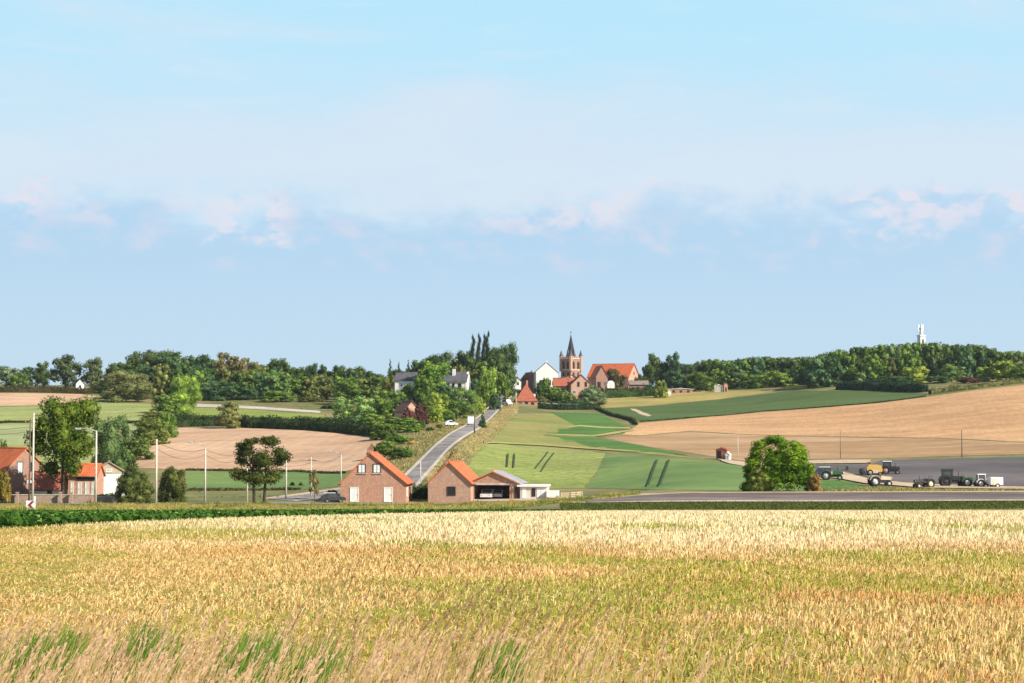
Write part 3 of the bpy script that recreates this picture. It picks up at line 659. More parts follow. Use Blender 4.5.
for x in (-1.7, 1.5):
    q = MB(); q.box(x-.45, x+.45, .8, 2.6, 3.3, 4.7); q.build('dormer', WHITE, rf_)
q = MB(); q.box(2.7, 3.35, 1.5, 2.9, 3.0, 4.4); q.build('dormer', WHITE, rf_)
q = MB(); q.box(.1, .75, 2.9, 3.6, 6.6, 9.3); q.build('chimney', BRKO, rf_)
vh('brown_village_house', 'small brown house with dark red roof at the top of the road', 'house', 521, 529, 387, 380, 375, 735, 8, -20, BRKD, TILEB, front=[(-.6,.8,.8,1.2,'white')], right=[(2,.8,1,1.2,'white')])
vh('red_village_house', 'narrow rust coloured house between the road top and the white house', 'house', 528, 537, 387, 378, 372.5, 730, 9, 18, BRKD, TILED, front=[(.4,1,.8,1.3,'white')], chim=[(0,1,.5,6.6)])
vh('white_road_top_house', 'tiny white house at the very top of the uphill road', 'house', 513.5, 521, 386.5, 380.5, 377.5, 760, 7, 5, WHITE, SLATE, front=[(.3,.6,.8,1.1,'dark')])
# long barn beside the church: ridge runs sideways
Yb = 735; b = G(634, Yb); zb = zr(Yb, 385)
rb = house('long_village_barn', 'long barn with big orange tiled roof and pale right gable, right of the church', 'barn', Vector((b.x+.2, b.y+3.0, zb)), R(63), 11.5, 18.5, zr(Yb,376.5)-zb, zr(Yb,363.5)-zb, BRKP, TILE,
  front=[(-2.4,1.5,1.0,1.2,'white'),(0,1.5,1.0,1.2,'white'),(2.4,1.5,1.0,1.2,'white'),(0,4.4,.9,1.1,'dark')], left=[(5,.2,1.4,2.2,'doord'),(10,1,1.1,1.2,'white')], ov=.4)
vh('dark_gabled_barn', 'dark fronted cross gable barn under the orange roof, right of the church', 'barn', 596, 608, 388, 376.5, 366, 715, 11, 10, BRKD, TILED, front=[(-1.2,.3,1.4,2.2,'doord'),(1.6,1.0,1.0,1.3,'dark')], ov=.35)
vh('pink_gabled_house', 'pinkish gabled house with two dark upper windows below the church', 'house', 571, 592, 396, 385, 375, 690, 9, 6, BRKP, TILED,
   front=[(-1.2,3.6,.95,1.9,'dark'),(1.7,3.6,.95,1.9,'dark'),(-2.8,.8,1.3,1.4,'white'),(.6,.2,1,2.1,'doord')], ov=.3, chim=[(0,5,.6,9)])
Yb = 700; b = G(571, Yb); zb = zr(Yb, 391)
house('red_roofed_hall', 'low hall with brick red roof between the white house and the pink gable', 'hall', Vector((b.x+.3, b.y, zb)), R(90), 6.5, 7.2, zr(Yb,386)-zb, zr(Yb,378.5)-zb, BRKD, TILED, left=[(1.5,.3,.8,1.0,'dark'),(4,.3,.8,1.0,'dark')])
Yb = 720; b = G(648, Yb); zb = zr(Yb, 386.5)
house('grey_roofed_shed', 'long low shed with brownish grey roof right of the orange barn', 'shed', Vector((b.x, b.y, zb)), R(90), 5.0, 7.5, .7, 2.1, BRKD, mat('old_sheet_roof', (.27,.22,.19), (.2,.16,.14), 1, obj=True), left=[(2,.2,.9,.9,'dark')])
Yb = 716; b = G(610.5, 712); zb = zr(712, 388.5)
tk = empty('white_greenhouse', Vector((b.x, 708, zb)), R(8), 'small bright white arched tunnel in front of the dark barn', 'greenhouse')
q = MB(); pr = [(-1.5,0)]+[(-1.5*math.cos(t), 1.5+1.6*math.sin(t)) for t in np.linspace(0, math.pi, 11)]+[(1.5,0)]; q.prism(pr, 0, 5); q.build('cover', WHITE, tk)
q = MB(); q.box(-.5, .5, -.05, -.004, .02, 2.0); q.build('door', OFFW, tk)
q = MB(); q.tube([(x*1.01, -.06, z) for x, z in pr], .06, 5); q.build('hoop', SILV, tk)
vh('flat_white_bungalow', 'long low building with white roof at the edge of the wood', 'bungalow', 669, 693, 393, 389.5, 388.5, 725, 6, 3, BRKD, WHITE, front=[(-3,.2,1.0,.9,'dark'),(0,.2,1.0,.9,'dark'),(3,.2,1.0,.9,'dark')], ov=.3)
b = P(666, 393); q = MB(); 
house('garden_hut', 'small cream hut left of the white roofed bungalow', 'hut', G(668.5, 712), R(5), 2.2, 2.2, 1.8, 2.5, OFFW, OFFW, front=[(0,.05,.8,1.5,'door')], ov=.12, gut=False)
b = G(718, 722); 
house('field_hut', 'white fronted hut on the yellow field by the wood', 'hut', b, R(-14), 3.2, 3.6, 2.5, 3.0, OFFW, WHITE, front=[(-.7,.1,.9,1.8,'doorw')], ov=.12, gut=False)
house('brick_hut', 'narrow red brick hut just right of the white hut on the yellow field', 'hut', G(726, 721), R(8), 1.5, 2.0, 2.9, 3.5, BRKO, TILED, front=[(0,.1,.6,1.7,'doord')], ov=.12, gut=False)
# white villa among the trees left of the road
Yv = 610; b = G(468, Yv); zb = zr(Yv, 390)
house('white_villa', 'white villa with dark slate roof and white chimney among the trees left of the road', 'villa', Vector((b.x, b.y, zb)), R(82), 8, 14.5, zr(Yv,381.5)-zb, zr(Yv,372.5)-zb, WHITE, SLATE,
  left=[(2.2,.3,1.2,1.9,'dark'),(4.4,.3,.9,1.9,'doord'),(6.2,.3,.9,1.9,'dark'),(8.5,.3,1.4,1.6,'dark'),(11.5,.3,1.2,1.6,'dark')], front=[(0,1,1.2,1.3,'dark')], ov=.35)
v_ = bpy.data.objects['white_villa']; vr = [c for c in v_.children if c.name.startswith('roof')][0]
q = MB(); q.box(-1.7, -.8, 4.2, 5.2, 4.2, 7.2); q.build('chimney', WHITE, vr)
q = MB(); q.prism([(-4.1,-1),(4.1,-1),(4.1,2.85),(0,6.25),(-4.1,2.85)], -.3, .3); q.build('gable_wall', WHITE, v_)
Yv = 600; b = G(417, Yv); zb = zr(Yv, 388)
house('slate_roofed_house', 'white walled house with grey roof peeping out left of the villa trees', 'house', Vector((b.x, b.y, zb)), R(84), 7, 7, zr(Yv,380.5)-zb, zr(Yv,373)-zb, WHITE, SLATE, left=[(2,.3,1.2,1.4,'white'),(5,.3,1.2,1.4,'white')], ov=.3)
Yv = 500; b = G(412, Yv); zb = zr(Yv, 421)
house('brick_cottage', 'old brick cottage with dark roof half hidden by shrubs below the villa', 'cottage', Vector((b.x, b.y, zb)), R(28), 5.2, 6, zr(Yv,411)-zb, zr(Yv,401.5)-zb, BRKP, TILEB, front=[(1,.8,1,1.2,'dark'),(-1.2,.1,.9,1.9,'doorw')], ov=.35)
Yv = 690; b = G(331, Yv); zb = zr(Yv, 398)
house('tan_roofed_house', 'house with tan roof among the trees of the left belt', 'house', Vector((b.x, b.y, zb)), R(90), 6, 5, 1.6, 4.0, OFFW, mat('ochre_roof', (.50,.36,.19), (.42,.29,.15), 1, obj=True), left=[(2.2,.3,1,1,'dark')])
b = G(80, 735); house('pale_hill_house', 'tiny pale house between the round trees on the far left skyline', 'house', b, R(20), 3.2, 5, 2.6, 4.4, WHITE, SLATE, front=[(0,.8,.9,1.2,'dark')])
# hut with dark door on the slope
b = P(721.5, 459.5); 
house('wooden_hut', 'small red wooden hut with black doorway on the sandy track', 'hut', b, R(-20), 2.1, 2.2, 1.75, 2.1, mat('red_boards', (.45,.17,.13), (.36,.13,.1), 2, obj=True), TILED, front=[(-.45,.05,.85,1.6,'doord')], right=[(.8,.3,.8,1.1,'doorw')], ov=.1, gut=False)
b = P(727.5, 459.8); house('white_beehive_box', 'small white box shed beside the red hut', 'shed', b, R(-20), .9, 1.0, .9, 1.25, WHITE, WHITE, front=[(0,.05,.5,.7,'doorw')], ov=.05, gut=False)

# church
def church():
    Yc = 740; b = G(571, Yc); zb = zr(Yc, 391); k = 1/ppm(Yc)
    zt = zr(Yc, 357)-zb; zs = zr(Yc, 334.5)-zb
    root = empty('church', Vector((b.x, b.y, zb)), 0, 'brick church with dark spire and four corner turrets in the village', 'church')
    s = 2.95; rot = R(42)
    ca, sa = math.cos(rot), math.sin(rot)
    def tb(mb, x0, x1, y0, y1, z0, z1):
        v = [(x0,y0),(x1,y0),(x1,y1),(x0,y1)]; v = [(x*ca-y*sa, x*sa+y*ca) for x, y in v]
        mb.add([(x,y,z0) for x,y in v]+[(x,y,z1) for x,y in v], [(0,3,2,1),(4,5,6,7),(0,1,5,4),(1,2,6,5),(2,3,7,6),(3,0,4,7)])
    t = MB(); tb(t, -s, s, -s, s, -1, zt-.9); tower = t.build('tower', BRKD, root)
    q = MB()
    for z in (zt-8.6, zt-5.6, zt-.9): tb(q, -s-.15, s+.15, -s-.15, s+.15, z+.003, z+.3)
    q.build('string_course', OFFW, tower)
    q = MB()
    for i in range(6):
        x = -s+.25+i*(2*s-.5-.6)/5
        for f in (-1, 1): tb(q, x, x+.6, f*(s+.0)-.12, f*(s+.0)+.12, zt-.58, zt+.15)
        for f in (-1, 1): tb(q, f*(s+.0)-.12, f*(s+.0)+.12, x, x+.6, zt-.59, zt+.14)
    q.build('battlements', BRKP, tower)
    # paired bell openings and lower openings with pointed heads on the two visible faces
    for face in (0, 1, 2, 3):
        th = rot+face*math.pi/2; cf, sf = math.cos(th), math.sin(th)
        for cx in (-1.35, 1.35):
            for z0, z1, w in ((zt-5.0, zt-1.9, .62), (zt-8.0, zt-6.4, .55)):
                pr = [(cx-w, z0),(cx+w, z0),(cx+w, z1-.7),(cx+w*.55, z1-.2),(cx, z1),(cx-w*.55, z1-.2),(cx-w, z1-.7)]
                vs = [];
                for d in (s+.003, s+.06):
                    for a, z in pr: vs.append((a*cf + d*sf, a*sf - d*cf, z))
                n = len(pr); m_ = MB(); m_.add(vs, [tuple(range(n)), tuple(reversed(range(n, 2*n)))]+[(i, i+n, (i+1)%n+n, (i+1)%n) for i in range(n)])
                m_.build('bell_opening', DARK, tower)
    SP = mat('dark_spire_slate', (.055,.05,.06), (.035,.033,.04), 2, obj=True); q = MB(); r0 = 2.0; q.lathe([(r0+.6, zt-.85), (r0, zt+.6), (1.15, zt+4.2), (.06, zs)], (0,0,0), 8, sm=False); spire = q.build('spire', SP, root)
    q = MB(); q.tube([(0,0,zs-.1),(0,0,zs+1.5)], .07); q.box(-.4,.4,-.05,.05,zs+.85,zs+.99); q.build('cross', IRON, spire)
    for i in range(4):
        a = rot+math.pi/4+i*math.pi/2; x, y = math.cos(a)*s*1.38, math.sin(a)*s*1.38
        q = MB(); q.lathe([(.75, zt-6),(.75, zt+.4)], (x,y,0), 8, sm=False); tu = q.build('corner_turret', BRKP, root)
        q = MB(); q.lathe([(.85, zt+.41),(.5, zt+1.3),(.04, zt+2.9)], (x,y,0), 8, sm=False); q.build('turret_cap', SLATE, tu)
    for i in range(4):
        a = rot+i*math.pi/2; x, y = math.cos(a)*1.75, math.sin(a)*1.75
        q = MB(); q.lathe([(.45, zt+.6),(.42, zt+2.2),(.03, zt+3.5)], (x,y,0), 4, sm=False); q.build('spire_dormer', SLATE, spire)
    # nave behind and to the left
    q = MB(); q.prism([(-4.6,-1),(4.6,-1),(4.6,5.2),(0,9.3),(-4.6,5.2)], 3.5, 24); na = q.build('nave_wall', BRKP, root)
    q = MB()
    for sg in (-1, 1): q.prism([(0,9.33),(sg*5,4.9),(sg*5,5.08),(0,9.52)], 3.3, 24.3)
    q.build('nave_roof', TILEB, root)
    q = MB(); q.prism([(-5.2,-1),(5.2,-1),(5.2,4.2),(0,6.6),(-5.2,4.2)], -3.6, 3.4); q.build('porch_wall', BRKO, root)
    q = MB()
    for sg in (-1, 1): q.prism([(0,6.63),(sg*5.5,4.06),(sg*5.5,4.25),(0,6.82)], -3.9, 3.5)
    q.build('porch_roof', TILEB, root)
church()
# monument on the wooded hill
def monument():
    Y = 850; b = G(922, Y); zt = zr(Y, 322.8); root = empty('white_monument', b, R(20), 'tall white stone monument with a winged figure rising above the wooded hill', 'monument')
    top = zt-b.z
    m = MB(); m.box(-4,4,-4,4,-1,.8); m.box(-3.2,3.2,-3.2,3.2,.803,2.0); m.build('plinth', WHITE, root)
    m = MB()
    m.add([(x*w, y*w, z) for z, w in ((2.0,1.75),(top-6.5,1.35)) for x, y in ((-1,-1),(1,-1),(1,1),(-1,1))], [(0,3,2,1),(4,5,6,7),(0,1,5,4),(1,2,6,5),(2,3,7,6),(3,0,4,7)])
    sh = m.build('column', WHITE, root)
    m = MB(); m.box(-1.62,1.62,-1.62,1.62,top-6.497,top-5.9); m.build('cornice', WHITE, sh)
    m = MB(); m.prism([(-.45,3),(.45,3),(.38,top-8.5),(0,top-7.6),(-.38,top-8.5)], -1.85, -1.55); m.build('niche_shade', mat('shaded_stone', (.22,.21,.2),(.17,.16,.15),1,obj=True), sh)  # raised slab, not a recess; the niche's shade is its dark colour
    # winged figure: one continuous robed body with a head, wings as children
    m = MB(); m.lathe([(.95,top-5.9),(.8,top-4.8),(.55,top-3.4),(.7,top-2.6),(.72,top-2.1),(.3,top-1.75),(.2,top-1.6),(.34,top-1.35),(.4,top-1.0),(.3,top-.65),(.05,top-.45)], (0,0,0), 12); fg = m.build('statue', WHITE, root)
    for sg in (-1, 1):
        m = MB(); m.prism([(sg*.3,top-2.2),(sg*1.0,top-1.0),(sg*1.3,top-.1),(sg*1.6,top-2.4),(sg*1.2,top-4.2),(sg*.5,top-3.6)], .25, .5); m.build('wing', WHITE, fg)
monument()

# ------------------------------------------------------------------ poles, lamps, wires, signs
POLETOP = {}
def pole(px, base, top, label, name='utility_pole', cat='utility pole', arm=None, cross=False, m=None, r=.15, group=None, ym=236, steel=False):
    b = P(px, base, ym) if ym < 300 else G(px, ym)
    h = zr(b.y, top)-b.z; root = empty(name, b, 0, label, cat, group)
    q = MB(); q.tube([(0,0,-.4),(0,0,h)], r, 8, r*.62); po = q.build('pole', m or POLE, root)
    if cross:
        q = MB(); q.box(-.75,.75,-.06,.06,h-.55,h-.43); q.build('crossarm', WOODP, root)
        for x in (-.65, 0, .65):
            q = MB(); q.lathe([(.04,h-.43),(.07,h-.36),(.05,h-.28)], (x,0,0), 8); q.build('insulator', WHP, root)
    if arm:
        ax, up = arm; dx = ax/ppm(b.y)
        q = MB(); q.tube([(0,0,h-.15),(dx*.25,0,h+up*.7),(dx*.6,0,h+up),(dx*.85,0,h+up)], .055, 6); q.build('lamp_arm', SILV, root)
        q = MB(); q.box(dx*1.12 if dx < 0 else dx*.8, dx*.8 if dx < 0 else dx*1.12, -.16, .16, h+up-.1, h+up+.1, .05); hd = q.build('lamp_head', SILV, root)
        x0, x1 = sorted((dx*1.08, dx*.86)); q = MB(); q.box(x0, x1, -.12, .12, h+up-.14, h+up-.103); q.build('lamp_lens', WHP, hd)
    POLETOP[px] = Vector((b.x, b.y, b.z+h-.35)); return root
pole(32.5, 505, 413, 'pale concrete pole carrying wires beside the chevron sign', r=.17)
pole(29.0, 504, 419, 'dark wooden pole just left of the pale wire pole', m=WOODP, r=.13, cross=True)
pole(95.5, 505.5, 430.5, 'white street lamp in front of the big tree with arm to the left', 'street_lamp', 'street lamp', arm=(-19, .25), r=.17, group='street lamps along the main road')
pole(156, 505, 439, 'plain concrete pole in front of the bush right of the white garage', r=.17)
pole(205, 502, 448, 'street lamp on the brown field between plain pole and twin trunked tree', 'street_lamp', 'street lamp', arm=(-16, .85), r=.15, group='street lamps along the main road')
pole(247, 502, 448.5, 'plain pale pole in front of the left side of the twin trunked tree', r=.15)
pole(286, 499, 449, 'street lamp just right of the twin trunked tree', 'street_lamp', 'street lamp', arm=(-15, .25), r=.15, group='street lamps along the main road')
pole(311, 497, 457, 'slim pale pole right of the twin trunked tree', r=.12, cross=True)
pole(341, 484, 454.5, 'street lamp rising at the left corner of the brick farmhouse', 'street_lamp', 'street lamp', arm=(-11, .5), r=.12, group='street lamps along the main road')
pole(420.5, 483, 461, 'short white pole at the foot of the uphill road', r=.11)
pole(474.5, 434, 411, 'dark wooden pole halfway up the hill road', m=WOODP, r=.2)
pole(506, 407, 392, 'dark pole on the left of the upper road', m=WOODP, r=.16)
pole(516, 408, 392, 'white post beside the steep red roofed cottage', r=.16)
pole(738, 458, 437, 'slim pale pole between red hut and big round bush', r=.09)
pole(840.5, 458.5, 431, 'thin dark pole on the ripe field above the vehicles', m=WOODP, r=.07)
pole(962, 457, 430, 'wooden pole standing at the top of the ploughed field', m=WOODP, r=.11)
def wire(label, pts, sag, r=.028, group='overhead wires along the main road'):
    q = MB()
    out = []
    for a, b_ in zip(pts, pts[1:]):
        for k in range(13):
            t = k/12
            if k == 0 and out: continue
            p = a.lerp(b_, t); out.append(Vector((p.x, p.y, p.z - sag*4*t*(1-t))))
    o0 = out[0].copy(); q.tube([p-o0 for p in out], r, 4); tag(q.build('overhead_wire', IRON, None, o0), label, 'wire', group)
tp = POLETOP; e = Vector
wire('sagging dark wire between the concrete poles over the brown field', [tp[32.5], tp[156], tp[205]+e((0,0,.2)), tp[247], tp[311], tp[341]+e((0,0,.2))], .75)
wire('lower thin wire hanging under the sagging wire', [tp[156]-e((0,0,.9)), tp[205]-e((0,0,.6)), tp[247]-e((0,0,.7)), tp[311]-e((0,0,.5))], 1.0)
for j, (lb, dz) in enumerate((('topmost wire leaving the left pole to the left', -.6), ('middle wire leaving the left pole to the left', -1.45), ('lowest wire leaving the left pole to the left', -2.1))):
    a = tp[32.5]+e((0,0,dz)); wire(lb, [a, a+e((-9,-1,-.5)), a+e((-30,-4,-.6))], .2, .05 if j == 0 else .035, 'wires leaving the left pole')
# chevron sign: white panel, dark red arrow pointing left
b = P(30.7, 510.5, 190); root = empty('chevron_sign', b, R(4), 'white curve sign with a dark red arrow pointing left', 'road sign')
root.scale = (.85,.85,.85)
s1 = 1.0
q = MB(); q.box(-s1*.62, s1*.62, 0, .04, .12, 1.32); q.build('panel', WHP, root)
q = MB(); q.prism([(.12,1.26),(.48,1.26),(0.02,.72),(.48,.18),(.12,.18),(-.42,.72)], -.02, -.003); q.build('arrow', paint('dark_red', (.25,.03,.03)), root)
for x in (-.4, .4):
    q = MB(); q.tube([(x,.08,-.3),(x,.08,1.25)], .03); q.build('post', SILV, root)
b = G(31.3, 246.0); root = empty('round_sign', b + Vector((0,-.3,0)), 0, 'small white plate on a slim post between the two left poles', 'road sign')
hz = zr(245.7, 482)-b.z
q = MB(); q.tube([(0,0,-.3),(0,0,hz)], .04); q.build('post', SILV, root)
q = MB(); q.box(-.32,.32,-.05,-.02,hz-.15,hz+.25); q.build('plate', WHP, root)
b = G(35, 248.2); q = MB(); q.box(-.28,.28,-.2,.2,-.3,1.0,.04); tag(q.build('electric_box', WHP, None, b), 'white roadside cabinet at the foot of the left poles', 'cabinet')
b = P(847, 470.5); q = MB(); q.box(-.22,.22,-.2,.2,-.3,.55); q.prism([(-.22,.553),(.22,.553),(.1,.8),(-.1,.8)], -.2, .2); tag(q.build('marker_post', BLK, None, b), 'short black post at the start of the sandy track', 'post')

# ------------------------------------------------------------------ trees, shrubs, hedges
def crown_arrays(kind, seed, nl, ls):
    """leaf quads of a crown in a unit box (x,y -.5..+.5, z 0..1)"""
    g = np.random.default_rng(seed); Lb = []
    def lobe(c, r): Lb.append((np.array(c, float), float(r)))
    if kind == 'round':
        for k in range(30):
            a = g.uniform(0, 6.28); t = g.random(); zz = .10+.76*t; rr = .37*math.sqrt(max(.05, 1-((zz-.42)/.55)**2))*g.uniform(.72, 1.08)
            lobe((math.cos(a)*rr, math.sin(a)*rr, zz), g.uniform(.08, .17))
        lobe((0,0,.46), .33); lobe((g.uniform(-.1,.1),0,.76), .2)
    elif kind == 'tall':
        lobe((0,0,.4), .30); lobe((0,0,.68), .2)
        for k in range(26):
            a = g.uniform(0, 6.28); zz = .08+.84*(k+.5)/26; rr = .30*math.sqrt(max(.1, 1-((zz-.42)/.60)**2))*g.uniform(.6, 1.1)
            lobe((math.cos(a)*rr, math.sin(a)*rr, zz), g.uniform(.10, .17))
    elif kind == 'open':
        lobe((0,0,.5), .24)
        for k in range(26):
            a = g.uniform(0, 6.28); zz = g.uniform(.14, .88); rr = .40*math.sqrt(max(.05, 1-((zz-.45)/.52)**2))*g.uniform(.55, 1.05)
            lobe((math.cos(a)*rr, math.sin(a)*rr, zz), g.uniform(.07, .14))
    elif kind == 'bush':
        for k in range(46):
            a = g.uniform(0, 6.28); ph = math.asin(g.uniform(0, 1)); rr = .39*math.cos(ph)**.8*g.uniform(.9, 1.06); zz = .10+.70*math.sin(ph)*g.uniform(.9, 1.08)
            lobe((math.cos(a)*rr, math.sin(a)*rr, zz), g.uniform(.09, .14))
        lobe((0,0,.36), .40); lobe((0,0,.55), .30)
    elif kind == 'dome':
        for k in range(150):
            a = g.uniform(0, 6.28); ph = math.asin(g.uniform(0, 1)); rr = .435*math.cos(ph)**.75*g.uniform(.94, 1.04); zz = .05+.85*math.sin(ph)*g.uniform(.95, 1.04)
            lobe((math.cos(a)*rr, math.sin(a)*rr, zz), g.uniform(.05, .085))
        lobe((0,0,.34), .42); lobe((0,0,.52), .34)
    elif kind == 'poplar':
        for k in range(13):
            zz = .04+.92*k/12; rr = .2*math.sin(math.pi*min(1, .18+.8*zz))
            lobe((g.uniform(-.14,.14), g.uniform(-.14,.14), zz), .1+rr*.9)
    elif kind == 'cone':
        for k in range(14):
            zz = .06+.88*k/13; a = g.uniform(0, 6.28); w = .40*(1-zz)+.03
            lobe((math.cos(a)*w*.45, math.sin(a)*w*.45, zz), w*.75)
    C = np.array([c for c, r in Lb]); Rr = np.array([r for c, r in Lb])
    zsc = {'poplar': .45, 'cone': .55}.get(kind, .8)
    n = int(nl*3.2); w = Rr**2; idx = g.choice(len(Rr), n, p=w/w.sum())
    d = g.normal(size=(n, 3)); d /= np.linalg.norm(d, axis=1)[:, None]
    rad = Rr[idx]*g.uniform(.72, 1.12, n)
    p = C[idx] + d*rad[:, None]*np.array([1, 1, zsc])
    keep = np.ones(n, bool)
    for c, r in Lb:
        q = (p-c)/np.array([1, 1, zsc]); keep &= (np.linalg.norm(q, axis=1) > r*.70)
    keep &= p[:, 2] > 0.0
    p = p[keep][:nl]; d = d[keep][:nl]; n = len(p)
    rxy = np.percentile(np.hypot(p[:,0], p[:,1]), 96); z0, z1 = np.percentile(p[:,2], (1.0, 99.6)); fx, fz = .5/rxy, 1/(z1-z0)
    p = (p-np.array([0, 0, z0]))*np.array([fx, fx, fz])
    nn = d + .55*g.normal(size=(n, 3)) + np.array([0, 0, .25]); nn /= np.linalg.norm(nn, axis=1)[:, None]
    t = np.cross(nn, g.normal(size=(n, 3))); t /= np.linalg.norm(t, axis=1)[:, None]; b = np.cross(nn, t)
    s = ls*g.uniform(.6, 1.35, n)[:, None]
    V = np.stack([p-t*s, p-b*s*.62, p+t*s, p+b*s*.62], 1).reshape(-1, 3)
    Fa = np.arange(4*n).reshape(-1, 4)
    # woody, leafy cores so that the middle is not see-through
    cv = []; cf = []
    for c, r in Lb:
        m, k = 6, 4; base = len(cv)
        for j in range(k+1):
            ph = math.pi*j/k
            for i in range(m):
                th = 2*math.pi*(i+.5*(j % 2))/m; q = r*.68*g.uniform(.85, 1.1)
                cv.append(((c[0]+q*math.sin(ph)*math.cos(th))*fx, (c[1]+q*math.sin(ph)*math.sin(th))*fx, (c[2]+q*math.cos(ph)*zsc-z0)*fz))
        for j in range(k):
            for i in range(m): cf.append((base+j*m+i, base+j*m+(i+1) % m, base+(j+1)*m+(i+1) % m, base+(j+1)*m+i))
    if True:
        cf = np.array(cf)+len(V); V = np.concatenate([V, np.array(cv)]); Fa = np.concatenate([Fa, cf])
    return V, Fa
_CR = {}
def crown_mesh(kind, var, nl, ls):
    k = (kind, var, nl)
    if k not in _CR: _CR[k] = npmesh('crown_'+kind, *crown_arrays(kind, hash(kind) % 1 + sum(map(ord, kind))*7+var, nl, ls), LEAF)
    return _CR[k]
_TK = {}
def trunk_mesh(var, twin=False):
    if (var, twin) in _TK: return _TK[(var, twin)]
    g = random.Random(var*5+1); q = MB()
    def stem(x, lean):
        pts = [(x, 0, -.06), (x+lean*.3, 0, .25), (x+lean, .01, .60)]; q.tube(pts, .032, 8, .018)
        for k in range(6):
            a = g.uniform(0, 6.28); z0 = g.uniform(.30, .55); r = g.uniform(.15, .3)
            q.tube([(x+lean*z0, 0, z0), (x+lean+math.cos(a)*r*.5, math.sin(a)*r*.5, z0+.13), (x+lean+math.cos(a)*r, math.sin(a)*r, z0+.30)], .013, 5, .005)
    if twin: stem(-.09, -.03); stem(.09, .05)
    else: stem(0, g.uniform(-.03, .03))
    o = q.build('trunk_src', BARK); me = o.data; me.name = 'trunk'; bpy.data.objects.remove(o); _TK[(var, twin)] = me; return me
DK=(.040,.068,.022); MD=(.075,.125,.030); LT=(.135,.205,.048); TL=(.045,.088,.045); OL=(.100,.115,.042); CP=(.075,.035,.038); BR=(.13,.115,.065); YGC=(.19,.24,.05); GY=(.10,.14,.085)
rt = random.Random(99); KC = (2.15, 2.05, 1.55)
def tree(label, px, Y, top, wpx, color, kind='round', low=.12, name=None, nl=1500, group=None, base=None, cat='tree', depth=None, nvar=4, twin=False, trunk=True, ls=None):
    if Y is None: b = P(px, base)
    else: b = G(px, Y)
    h = zr(b.y, top)-b.z; w = wpx/ppm(b.y)
    name = name or {'poplar': 'poplar_tree', 'cone': 'conifer_tree', 'bush': 'shrub'}.get(kind, 'broadleaf_tree')
    root = empty(name, b, rt.uniform(0, 6.28) if not twin else 0, label, cat, group)
    c = link('crown', crown_mesh(kind, rt.randrange(nvar), nl, ls or {1500: .034, 600: .045, 6000: .019, 9000: .0165}.get(nl, .03)), root)
    lo = h*low if kind != 'bush' else -.1
    c.location = (0, 0, lo); c.scale = (w*1.10, (depth or w*1.1), (h-lo))
    v = rt.uniform(.88, 1.12); c.color = (color[0]*v*KC[0], color[1]*v*KC[1], color[2]*v*KC[2], 1)
    if trunk and kind != 'bush':
        t = link('trunk', trunk_mesh(rt.randrange(3), twin), root); t.scale = (min(w, h)*1.0, min(w, h)*1.0, h)
    return root
gF = 'round trees on the far left skyline'
tree('greyish bushy tree at the left picture edge on the skyline', 6, 745, 366, 30, GY, low=.05)
tree('dark low tree right of the leftmost skyline tree', 27, 742, 367, 17, DK)
tree('dark tree with a small raised top, left of the big round skyline tree', 42, 744, 361.5, 15, DK, 'tall', .08)
tree('greyish green tree at the edge left of the low dark tree', 19, 735, 372, 16, MD, low=.02)
tree('big round dark tree, tallest on the far left skyline', 65.5, 748, 355, 30, (.06,.085,.045), 'round', .06)
tree('grey green oval tree right of the big round skyline tree', 92, 746, 357.5, 24, (.075,.10,.055), 'tall', .05)
tree('small yellowish bush at the end of the left skyline hedge', 96, 715, 381, 15, OL, 'bush', trunk=False)
# left tree belt
gB = 'trees of the left tree belt seen only as part of its mass'
tree('olive brown round tree standing in front at the left end of the tree belt', 126, 640, 371, 48, (.105,.12,.06), 'round', .0, nl=6000)
tree('dark shoulder tree at the left end of the belt behind the olive brown tree', 118, 700, 363, 30, DK)
tree('high dark crown at the top left of the tree belt', 148, 705, 350.5, 42, (.052,.078,.03), nl=6000)
tree('blue green crown right of the highest left crown', 168, 700, 352, 36, TL)
tree('green brown tree top left of the notched belt crowns', 172, 716, 351, 28, OL)
tree('dark crown between the left high trees and the notched tree', 190, 708, 356, 25, TL)
tree('dark rounded crown just left of the bare stemmed tree', 205, 712, 355, 22, DK)
tree('tall grey brown tree with bare pale stems in the tree belt', 222, 690, 353, 24, BR, 'open', .3)
tree('brownish loose crown right of the bare stemmed tree', 240, 692, 356.5, 24, BR, 'open', .25)
tree('dark low crown right of the brownish loose crowns', 256, 705, 362, 22, OL)
tree('prominent dark dome crown in the middle of the tree belt', 277.5, 710, 358.5, 23, DK)
tree('small dark dome crown right of the prominent dome', 298, 712, 367, 18, DK)
tree('pointed dark crown, first of the two small humps on the belt skyline', 312, 715, 363.5, 14, DK, 'tall')
tree('pointed dark crown, second of the two small humps on the belt skyline', 324, 715, 365, 14, DK, 'tall')
tree('low dark crown after the two skyline humps', 337, 712, 365.5, 18, DK)
tree('broad dark crown above the pale willows', 356, 710, 366, 22, (.05,.08,.03))
tree('narrow dark crown left of the small conifers', 372, 700, 371, 18, DK)
tree('light green round tree at the left of the brown field', 184, 560, 375.5, 31, LT, 'round', .0, nl=6000)
tree('mid green bush under the light green round tree', 166, 545, 394, 30, MD, 'bush')
tree('olive bush at the left foot of the light green round tree', 158, 500, 411, 34, OL, 'bush')
tree('dark teal tree right of the light green round tree', 206, 660, 374, 34, TL, low=0)
tree('second dark teal tree in front of the bare stemmed tree', 224, 650, 381, 28, TL, low=0)
tree('teal tree behind the dark teal pair', 196, 690, 367, 30, TL, low=0)
tree('fresh green tree in front of the prominent dome crown', 262, 670, 370, 32, MD, low=0)
tree('light green tree right of the fresh green one', 284, 668, 373, 30, (.10,.165,.045), low=0)
